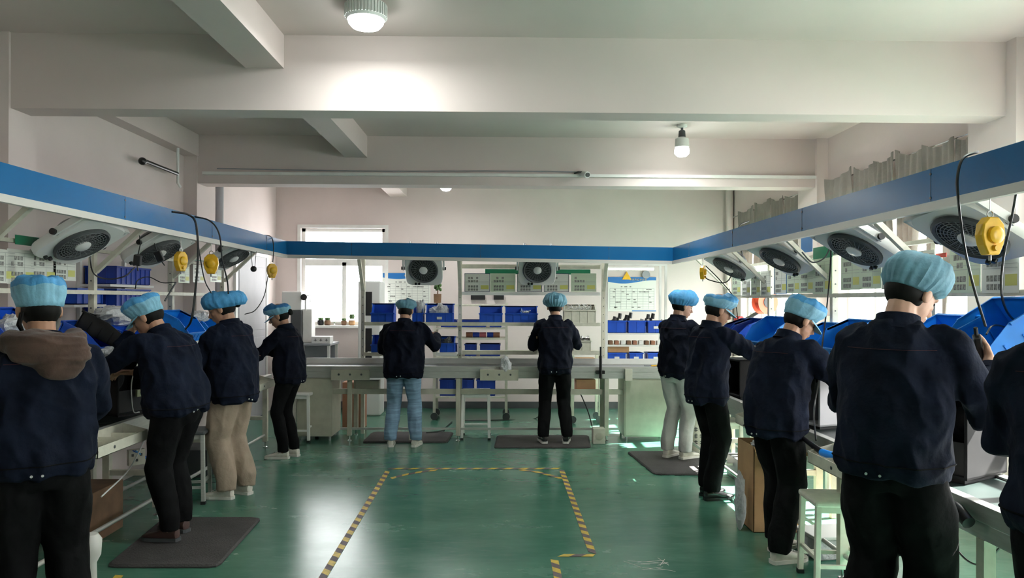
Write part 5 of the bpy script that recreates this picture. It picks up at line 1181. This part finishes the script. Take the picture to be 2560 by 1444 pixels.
# right line bins
sbin(1862, 853, 1, .40, .30, .15, .09, 'bin_blue', 'blue bin under the arm of the worker in the peaked cap', 20)
sbin(1838, 850, 1, .34, .30, .14, .09, 'bin_dark_blue', 'dark blue bin at the far end of the right shelf, left of the reaching arm', 20)
sbin(1888, 812, 1, .30, .22, .12, .10, 'bin_dark_blue', 'dark blue bin in the background beside the red reel', 5, xx=2.62)
sbin(1925, 832, 1, .44, .30, .15, .08, 'bin_light_blue', 'light blue bin tilted steeply behind the bending worker\'s back', 30, yaw=10)
sbin(2050, 852, 1, .40, .30, .15, .09, 'bin_light_blue', 'light blue bin in front of the bending worker\'s face', 24)
sbin(2112, 850, 1, .34, .30, .17, .10, 'bin_light_blue', 'light blue bin between the bending worker and the tallest person', 24)
sbin(2345, 868, 1, .46, .34, .20, .14, 'bin_light_blue', 'light blue crate behind the tallest person\'s hand', 30, yaw=-6)
sbin(2500, 850, 1, .52, .36, .24, .18, 'bin_light_blue', 'largest light blue crate raised at an angle near the right edge', 34, yaw=-10, xx=2.36)
sbin(2462, 942, 1, .30, .22, .12, .08, 'bin_light_blue', 'light blue tray lying below the handset of the tallest person', 14, xx=2.20)
# reels and small things, right
t = empty('cable_reel', W(1912, 755, X=2.62), (0, 0, R(20)), label='orange red reel with black centre hanging behind the right line', cat='reel'); T = Matrix.Rotation(R(90), 4, 'X')
MB().lathe([(.03, -.05), (.12, -.05), (.12, -.042), (.09, -.038), (.09, .038), (.12, .042), (.12, .05), (.03, .05)], 28, T).build('flanges', 'orange_red', t, smooth=True); MB().lathe([(.055, -.056), (.055, .056)], 20, T).build('core', 'black_plastic', t)
MB().tube([(0, 0, .12), (0, 0, .22)], .004, 6).build('hanger', 'steel', t)
for i, (u, v, m, lb) in enumerate(((1848, 800, 'red', 'small red roll on the background shelf of the right line, upper one'), (1842, 822, 'red', 'small red roll on the background shelf of the right line, lower one'), (1858, 826, 'lip_white', 'white disc beside the lower red roll on the right line'))):
    p = W(u, v, X=2.55); o = MB().lathe([(.045, -.03), (.045, .03)], 18, T).build('tape_roll', m, smooth=True); o.location = p; o.rotation_euler = (0, 0, R(30)); tag(o, lb, 'roll')
p = W(1870, 795, X=2.52); o = MB().box((-.16, -.05, -.006), (.16, .05, .006)).build('black_lid', 'black_plastic', bevel=.003); o.location = p; o.rotation_euler = (0, R(-28), R(10)); tag(o, 'thin black lid held at an angle in front of the peaked cap worker', 'lid')
# background shelf behind the right line
t = empty('background_shelf', (2.52, 6.1, 0), label='narrow cream shelf behind the right line carrying rolls and a dark blue bin', cat='shelf')
MB().box((0.005, 0, 1.30), (.24, 1.9, 1.32)).build('board', 'cream_light', t); MB().box((0.005, 0, 1.0), (.24, 1.9, 1.02)).build('board', 'cream_light', t)
for y in (.02, 1.88): MB().box((.2, y - .015, 0), (.23, y + .015, 1.5)).build('post', 'cream_light', t)

# black cabinets (loudspeaker boxes) on the conveyors
def cabinet_box(x, y, rz, w, d, h, label, m='cabinet_black', name='speaker_cabinet', wires=False, openb=True, z=ZS - .011):
    t = empty(name, (x, y, z), (0, 0, rz), label=label, cat='cabinet')
    b = MB(); th = .015
    b.box((-w / 2, -d / 2, .02), (w / 2, d / 2, .02 + th)); b.box((-w / 2, -d / 2, h - th), (w / 2, d / 2, h)); b.box((-w / 2, -d / 2, .02), (-w / 2 + th, d / 2, h)); b.box((w / 2 - th, -d / 2, .02), (w / 2, d / 2, h)); b.box((-w / 2, d / 2 - th, .02), (w / 2, d / 2, h)); b.build('shell', m, t, bevel=.003)
    if openb: MB().box((-w / 2 + th, -d / 2 + .02, .02 + th), (w / 2 - th, -d / 2 + .03, h * .45)).build('inner_panel', 'black_matte', t); MB().lathe([(w * .28, 0), (w * .30, .012), (w * .26, .02), (w * .12, -.02), (.001, -.015)], 28, Matrix.Translation((0, d / 2 - th - .004, h * .6)) @ T).build('speaker_driver', 'dark_grey', t, smooth=True)
    MB().box((-w / 2 + .02, -d / 2 + .02, 0), (w / 2 - .02, d / 2 - .02, .02)).build('base', 'black_matte', t); return t
p = W(292, 1048, X=-2.75)
t = cabinet_box(-2.76, p.y + .12, R(62), .34, .34, .42, 'black open cabinet with white wires on the left conveyor, before the bending worker')
o = MB().box((-.03, -.19, .14), (.03, -.172, .19)).build('terminal_block', 'pcb', t)
for q, pts in enumerate((((-.02, -.18, .38), (-.09, -.21, .25), (-.07, -.2, .05), (-.02, -.2, .03)), ((0, -.18, .38), (.0, -.2, .28), (.0, -.19, .19)), ((.03, -.19, .16), (.08, -.22, .10), (.12, -.2, .12)))): MB().tube(spline(pts), .004, 6).build('wire', 'white_plastic', t, smooth=True)
o = MB().box((-2.93, p.y - .35, ZS - .010), (-2.56, p.y + .45, ZS - .0105 + .006)).build('work_plate', 'belt'); tag(o, 'dark green work plate under the open black cabinet on the left conveyor', 'plate')
cabinet_box(-2.76, 6.55, R(75), .32, .32, .40, 'black cabinet on the left conveyor before the worker in khaki trousers', openb=False)
cabinet_box(2.19, 6.5, R(-80), .32, .32, .34, 'black cabinet on the right conveyor before the worker in the peaked cap', openb=False)
cabinet_box(2.22, 3.62, R(-60), .36, .36, .42, 'black open cabinet on the right conveyor beside the tallest person')
t = cabinet_box(2.23, 4.98, R(-70), .20, .34, .36, 'brown grey machine case with vents on the right conveyor', m='door_grey', name='machine_case', openb=False)
MB().box((-.06, -.175, .24), (.06, -.17, .33)).build('vent_panel', 'black_matte', t); MB().box((-.02, -.174, .07), (.0, -.17, .12)).build('label', 'dark_grey', t)
o = MB().box((2.04, 5.2, ZS - .011), (2.4, 5.75, ZS + .13)).build('parts_box', 'black_matte', bevel=.004); tag(o, 'low black parts box on the right conveyor behind the bending worker', 'box')
p = W(1835, 925, X=2.25)
for i, (dx, h, m) in enumerate(((0, .14, 'bin_light_blue'), (.12, .16, 'bin_light_blue'), (.24, .10, 'bin_blue'))):
    o = MB().tube([(0, 0, 0), (0, 0, h), (0, 0, h + .03)], [.045, .045, .025], 18).build('blue_canister', m, smooth=True); o.location = (2.15, 7.05 + dx, ZS - .01); tag(o, ['farthest small blue canister on the right conveyor', 'middle small blue canister on the right conveyor', 'nearest small blue canister on the right conveyor'][2 - i], 'canister', 'blue canisters on the right conveyor')

# compartment trays hooked on the conveyor rails
def rail_tray(x, y, z, sx, L, label, d=.16, h=.09, n=4, m='cream_light'):
    """sx: direction of the aisle"""
    t = empty('parts_tray', (x, y, z), label=label, cat='tray', group='trays hooked on the conveyor rails'); th = .004; b = MB()
    b.box((0, 0, 0), (sx * d, L, th)); b.box((0, 0, 0), (sx * th, L, h * 1.25)); b.box((sx * (d - th), 0, 0), (sx * d, L, h * .75))
    for y_ in (0, L - th):
        b.add([(0, y_, 0), (sx * d, y_, 0), (sx * d, y_, h * .75), (0, y_, h * 1.25), (0, y_ + th, 0), (sx * d, y_ + th, 0), (sx * d, y_ + th, h * .75), (0, y_ + th, h * 1.25)], [(0, 1, 2, 3), (4, 7, 6, 5), (0, 4, 5, 1), (1, 5, 6, 2), (2, 6, 7, 3), (3, 7, 4, 0)])
    b.build('shell', m, t)
    for i in range(1, n): y_ = L * i / n; MB().box((sx * th, y_, th), (sx * (d - th), y_ + .003, h * .8)).build('divider', m, t)
    MB().tube([(sx * (d + .001), L * .3, h * .4), (sx * (d + .004), L * .3, h * .4)], .01, 12).build('socket', 'dark_grey', t); return t
p = W(285, 1120, X=-2.40); rail_tray(-2.535, p.y - .25, .675, 1, .62, 'cream tray with four compartments on the near left conveyor rail', d=.17, n=4)
p = W(655, 975, X=-2.42); rail_tray(-2.535, p.y - .25, .71, 1, .5, 'cream tray on the left rail between the khaki trousers and the short worker', d=.17, n=5)
p = W(1885, 1055, X=1.9); rail_tray(1.985, p.y - .25, .68, -1, .45, 'cream tray with a blue cloth on the right rail behind the bending worker', d=.16, n=2); pb_ = p.y
p = W(2095, 1130, X=1.9); rail_tray(1.985, p.y - .22, .67, -1, .45, 'cream tray on the right rail beside the near stool', d=.16, n=2); pt_ = p.y
bag((1.91, pb_ - .08, .69), (.05, .10, .03), 'bright blue cloth in the right rail tray behind the bending worker', 'bin_light_blue', 21, name='blue_cloth', cat='cloth')
# electric screwdriver hanging/lying over the tray
a, c, e_ = W(1985, 1078, X=1.86), W(2055, 1130, X=1.88), W(2105, 1148, X=1.90)
t = empty('electric_screwdriver', (0, 0, 0), label='black electric screwdriver with blue grip hanging over the tray by the near stool', cat='tool')
t.location = c
MB().tube([a - c, (a - c) * .75], [.006, .010], 10).build('bit', 'steel', t, smooth=True); MB().tube([(a - c) * .75, (a - c) * .3, Vector()], [.012, .017, .020], 14).build('body', 'black_plastic', t, smooth=True); MB().tube([Vector(), (e_ - c) * .5, e_ - c], [.021, .024, .018], 14).build('grip', 'bin_light_blue', t, smooth=True)

# floor things
def carton(lo, hi, label, m='carton'):
    t = empty('carton', ((lo[0] + hi[0]) / 2, (lo[1] + hi[1]) / 2, 0.001), label=label, cat='carton'); w, d, h = hi[0] - lo[0], hi[1] - lo[1], hi[2]; b = MB(); th = .005
    b.box((-w / 2, -d / 2, 0), (w / 2, d / 2, th)); b.box((-w / 2, -d / 2, 0), (-w / 2 + th, d / 2, h)); b.box((w / 2 - th, -d / 2, 0), (w / 2, d / 2, h)); b.box((-w / 2, -d / 2, 0), (w / 2, -d / 2 + th, h)); b.box((-w / 2, d / 2 - th, 0), (w / 2, d / 2, h)); b.build('box', m, t)
    MB().add([(-w / 2, -d / 2, h), (w / 2, -d / 2, h), (w / 2, -d / 2 - .06, h - .05), (-w / 2, -d / 2 - .06, h - .05), (-w / 2, -d / 2 + .004, h), (w / 2, -d / 2 + .004, h), (w / 2, -d / 2 - .056, h - .053), (-w / 2, -d / 2 - .056, h - .053)], [(0, 1, 2, 3), (4, 7, 6, 5), (0, 4, 5, 1), (2, 6, 7, 3), (0, 3, 7, 4), (1, 5, 6, 2)]).build('flap', m, t); return t
carton((1.78, 5.15, 0), (2.14, 5.50, .60), 'tall open brown carton on the floor behind the bending worker\'s legs')
bag((1.96, 5.32, .45), (.12, .12, .10), 'scrap wrapping sticking out of the tall brown carton', 'bag', 31)
bag((1.70, 5.20, .002), (.035, .05, .19), 'clear plastic bag leaning at the foot of the tall brown carton', 'bag', 33)
t = empty('storage_box', (2.12, 4.72, 0.001), (0, 0, R(8)), label='translucent white storage box with a letter on the floor under the right line', cat='box')
MB().box((-.16, -.12, 0), (.16, .12, .13)).build('body', 'bag', t, bevel=.01); MB().box((-.17, -.13, .13), (.17, .13, .15)).build('lid', 'white_plastic', t, bevel=.004)
b = MB()
for (x0, z0), (x1, z1_) in (((-.05, .10), (-.035, .05)), ((-.035, .05), (-.02, .085)), ((-.02, .085), (-.005, .05)), ((-.005, .05), (.01, .10))): b.bar((x0, -.121, z0), (x1, -.121, z1_), .005, .003)
b.build('letter_mark', 'dark_grey', t)
t = empty('canister', (W(1722, 1135, Z=0).x + .12, 7.95, 0.001), label='cream cylindrical canister with characters beside the pale grey trousers', cat='canister')
MB().lathe([(.11, 0), (.115, .01), (.115, .34), (.12, .345), (.12, .37), (.1, .375)], 28).build('drum', 'cream_light', t, smooth=True)
for i in range(3):
    for j in range(2):
        b = MB(); x = -.05 + j * .06; zz_ = .24 - i * .07; b.box((x, -.119, zz_), (x + .035, -.114, zz_ + .007)); b.box((x, -.119, zz_ + .022), (x + .035, -.114, zz_ + .029)); b.box((x + .014, -.119, zz_ - .01), (x + .021, -.114, zz_ + .04)); b.build('character', 'dark_grey', t)
# waste bag roll on the left, outlet under the left line
x, y = g(232, 1444); o = MB().lathe([(.03, 0), (.035, .02), (.03, .24), (.05, .28), (.055, .36), (.035, .39)], 18).build('rolled_bag', 'lip_white', smooth=True); o.location = (-2.06 , 3.95, .001)
tag(o, 'slim white rolled bag standing on the floor behind the nearest worker\'s leg', 'bag'); o.location = (W(226, 1390, Y=3.9).x, 3.9, .001)
t = empty('power_outlet', (-2.80, 5.75, .30), (0, 0, R(40)), label='cream power outlet box with blue cables under the left conveyor', cat='outlet')
MB().box((-.06, -.025, 0), (.06, .025, .12)).build('box', 'cream_light', t, bevel=.004)
for x_, z_ in ((-.03, .08), (.03, .08), (0, .04)): MB().box((x_ - .008, -.028, z_ - .01), (x_ + .008, -.025, z_ + .01)).build('socket', 'dark_grey', t)
t.location.z = .341
for i, (pts, m, lb) in enumerate((((((-2.80, 5.7, .46)), (-2.74, 5.85, .38), (-2.66, 6.0, .45), (-2.62, 6.1, .70)), 'bin_blue', 'blue cable rising from the outlet box under the left conveyor'), (((-2.78, 5.7, .46), (-2.7, 5.95, .28), (-2.64, 6.15, .36), (-2.60, 6.2, .70)), 'cap_blue', 'lighter blue cable looping under the left conveyor'), (((-2.45, 4.6, .40), (-2.48, 5.0, .48), (-2.5, 5.3, .66)), 'white_plastic', 'white cable hanging below the near left tray'))):
    cable('cable', pts, .005, m, lb)
# dark clutter boxes under the lines
for i, (x, y, w, d, h, m, lb) in enumerate(((-2.80, 5.05, .26, .5, .34, 'wood', 'dark brown box under the left conveyor near the mat'), (-2.78, 7.0, .28, .5, .25, 'dark_grey', 'dark box of parts under the left conveyor behind the khaki trousers'), (-2.80, 3.6, .26, .8, .35, 'wood', 'dark brown carton under the left conveyor behind the nearest worker'), (2.26, 6.7, .26, .4, .2, 'dark_grey', 'dark low box under the right conveyor near the peaked cap worker'))):
    o = MB().box((x - w / 2, y - d / 2, .001), (x + w / 2, y + d / 2, h)).build('clutter_box', m, bevel=.004); tag(o, lb, 'box')
# handset of the tallest person, adapters, cables
def cb(name, L, r, m, label, group=None): return cable(name, [W(u, v, Y=y) for u, v, y in L], r, m, label, group)
pt, pp, pd, pn, px_ = PALM['tallest person in navy jacket holding a black handset, near right']
mw = Matrix.Rotation(pt.rotation_euler.z, 3, 'Z'); hs = mw @ pp + pt.location; ax, ay = (mw @ px_).normalized(), (mw @ pn).normalized(); 
if ax.z < 0: ax = -ax
bx_ = ay.cross(ax).normalized(); mh = Matrix(((bx_.x, -ay.x, ax.x), (bx_.y, -ay.y, ax.y), (bx_.z, -ay.z, ax.z)))
hs = hs + ax * .03; 
t = empty('handset', hs, mh.to_euler(), label='black handset with buttons held up by the tallest person', cat='handset')
MB().box((-.024, -.016, -.065), (.024, .016, .065)).build('body', 'black_plastic', t, bevel=.008); MB().tube([(.01, 0, .06), (.012, 0, .10)], .008, 8).build('strain_relief', 'black_matte', t)
MB().tube([(.0, -.016, .04), (.0, -.02, .04)], .006, 10).build('button', 'red', t)
cb('power_cable', ((2445, 379, 3.02), (2408, 395, 2.98), (2394, 440, 2.96), (2396, 500, 2.97), (2412, 620, 3.0), (2438, 730, 3.1), (2464, 815, 3.17)), .0055, 'black_plastic', 'black cable looping over the right light box down to the handset')
cb('power_cable', ((2541, 478, 3.02), (2530, 540, 3.05), (2508, 650, 3.1), (2505, 740, 3.2), (2530, 795, 3.35), (2575, 815, 3.5)), .005, 'black_plastic', 'black cable hanging from the nearest right fan')
cb('power_cable', ((2466, 835, 3.18), (2480, 815, 3.25), (2505, 815, 3.45), (2545, 835, 3.5)), .004, 'black_plastic', 'thin black loop of cable above the handset')
cb('power_cable', ((1872, 552, 7.05), (1848, 565, 6.95), (1846, 600, 6.95), (1856, 640, 6.98), (1838, 670, 7.1), (1815, 705, 7.15), (1775, 700, 7.2), (1760, 690, 7.2)), .006, 'black_plastic', 'black cable looping from the far right light box to the small orange balancer')
cb('power_cable', ((1764, 664, 7.2), (1800, 700, 7.2), (1835, 745, 7.1), (1845, 800, 6.9)), .005, 'black_plastic', 'black cable running from the small orange balancer behind the peaked cap')
cb('power_cable', ((2077, 612, 4.9), (2076, 660, 4.9), (2068, 760, 4.9), (2056, 860, 4.85), (2046, 950, 4.8), (2035, 1030, 4.7), (2040, 1100, 4.45)), .005, 'black_plastic', 'black cable hanging past the bending worker\'s back to the screwdriver')
cb('power_cable', ((2077, 615, 4.9), (2060, 645, 4.95), (2030, 655, 5.0), (2005, 630, 5.05)), .005, 'dark_grey', 'short grey loop of cable between a right fan and the hanging cable')
cb('power_cable', ((430, 529, 5.4), (470, 536, 5.5), (490, 560, 5.5), (495, 640, 5.5), (487, 740, 5.5), (478, 800, 5.5), (464, 822, 5.6)), .008, 'black_plastic', 'thick black cable hanging over the left light box, left one')
cb('power_cable', ((486, 541, 5.9), (525, 552, 5.95), (548, 585, 6.0), (556, 650, 6.0), (568, 700, 6.0), (571, 735, 6.0)), .006, 'black_plastic', 'black cable arching over the left light box, right one')
cb('power_cable', ((490, 570, 5.52), (500, 640, 5.6), (512, 700, 5.8), (528, 732, 5.9)), .005, 'black_plastic', 'thin black cable leading towards the loose blue snood')
cb('power_cable', ((655, 587, 8.0), (678, 592, 7.95), (684, 620, 7.85), (682, 655, 7.85)), .005, 'black_plastic', 'black cable over the light box to the balancer near the far left corner')
cb('power_cable', ((670, 690, 7.85), (660, 740, 7.7), (638, 775, 7.5), (612, 785, 7.4)), .005, 'black_plastic', 'black cable hanging from the far left balancer towards the short worker')
cb('power_cable', ((229, 612, 5.4), (226, 650, 5.4), (236, 685, 5.4), (270, 697, 5.5), (312, 690, 5.55), (337, 668, 5.6)), .005, 'black_plastic', 'black cable sagging from the left post to the power adapter')
cb('power_cable', ((338, 722, 5.6), (345, 700, 5.6), (372, 692, 5.7), (405, 706, 5.8), (440, 705, 5.9)), .004, 'black_plastic', 'thin black cable above the cap of the bending worker')
cb('power_cable', ((440, 705, 5.9), (425, 730, 5.85), (412, 752, 5.8)), .007, 'dark_grey', 'grey cable end hanging right of the bending worker\'s cap')
for (u, v, X_, rz, lb) in ((344, 650, -2.66, 20, 'black power adapter hanging on the left line, left of the second fan'), (398, 640, -2.60, -30, 'black clip hanging in front of the second left fan')):
    p = W(u, v, X=X_); t = empty('power_adapter', p, (R(15), R(rz * .6), 0), label=lb, cat='adapter'); MB().box((-.025, -.018, -.04), (.025, .018, .04)).build('body', 'black_plastic', t, bevel=.006)
    MB().tube([(0, 0, .04), (.01, 0, .12), (.0, 0, 2.09 - p.z)], .004, 6).build('upper_cord', 'black_plastic', t, smooth=True); MB().tube([(0, 0, -.04), (.01, 0, -.08)], .005, 6).build('lower_cord', 'black_plastic', t)
p = W(634, 672, X=-2.42); t = empty('hanging_plug', p, label='black plug hanging on two wires in front of the grey door', cat='plug'); MB().ell((0, 0, 0), (.03, .03, .03)).build('plug', 'black_plastic', t, smooth=True)
for dx in (-.025, .025): MB().tube([(dx * .5, 0, .02), (dx, 0, 2.09 - p.z)], .003, 6).build('wire', 'dark_grey', t)
p = W(1501, 905, Y=8.46); t = empty('hanging_tool', (p.x, 8.44, 0), label='black tool holder clamped upright on the far conveyor rail', cat='tool'); z_ = W(0, 942, Y=8.44).z
MB().tube([(0, 0, z_), (0, 0, z_ + .26)], .017, 12).build('tube', 'black_plastic', t, smooth=True); MB().tube([(0, 0, z_ + .26), (.0, .0, z_ + .36)], .011, 10).build('grip', 'black_matte', t, smooth=True); MB().box((-.05, .0, z_ + .05), (.05, .0585, z_ + .09)).build('clamp', 'black_plastic', t, bevel=.004)
# floor cables under the far line
cable('floor_cable', [(W(1068, 1062, Y=8.6).x, 8.55, .09), (W(1100, 1040, Y=8.8).x, 8.8, .06), (W(1112, 1010, Y=9.3).x, 9.3, .01), (W(1130, 1010, Y=9.8).x, 9.8, .01)], .008, 'black_plastic', 'black cable curving over the floor behind the jeans')
cable('floor_cable', [(W(1150, 1030, Z=.01).x, 9.9, .01), (W(1250, 1020, Z=.01).x, 9.95, .01), (W(1330, 1012, Z=.01).x, 10.1, .01), (W(1365, 990, Y=9.4).x, 9.4, .4)], .008, 'black_plastic', 'black cable lying on the floor behind the centre stool')
cable('floor_cable', [(W(1450, 990, Y=9.0).x, 9.0, .5), (W(1470, 1030, Y=8.8).x, 8.8, .3), (W(1484, 1066, Y=8.5).x, 8.5, .10)], .007, 'black_plastic', 'black cable running down to the cream foot switch')
cable('floor_cable', [(2.3, 2.5, .5), (2.2, 3.0, .2), (2.1, 3.5, .06), (1.95, 3.9, .02)], .007, 'black_plastic', 'black cable hanging under the near right conveyor')
cable('floor_cable', [(2.25, 3.2, .62), (2.2, 3.35, .42), (2.2, 3.55, .45), (2.22, 3.7, .63)], .005, 'black_plastic', 'black cable loop under the near right conveyor')
# black cable bundle on the rail near right
o = MB().tube(spline([(1.955, 3.05, .70), (1.95, 3.15, .74), (1.955, 3.3, .70)]), .028, 12).build('clamp_motor', 'black_plastic', smooth=True); tag(o, 'black clamp fixed on the right conveyor rail beside the tallest person', 'clamp')
# square patch on the back cap
for lb, l in LABELS.items():
    if len(l) > 1: print('DUP LABEL', lb, l)
    if len(lb.split()) > 16 or len(lb.split()) < 4: print('LABEL LEN', len(lb.split()), lb)
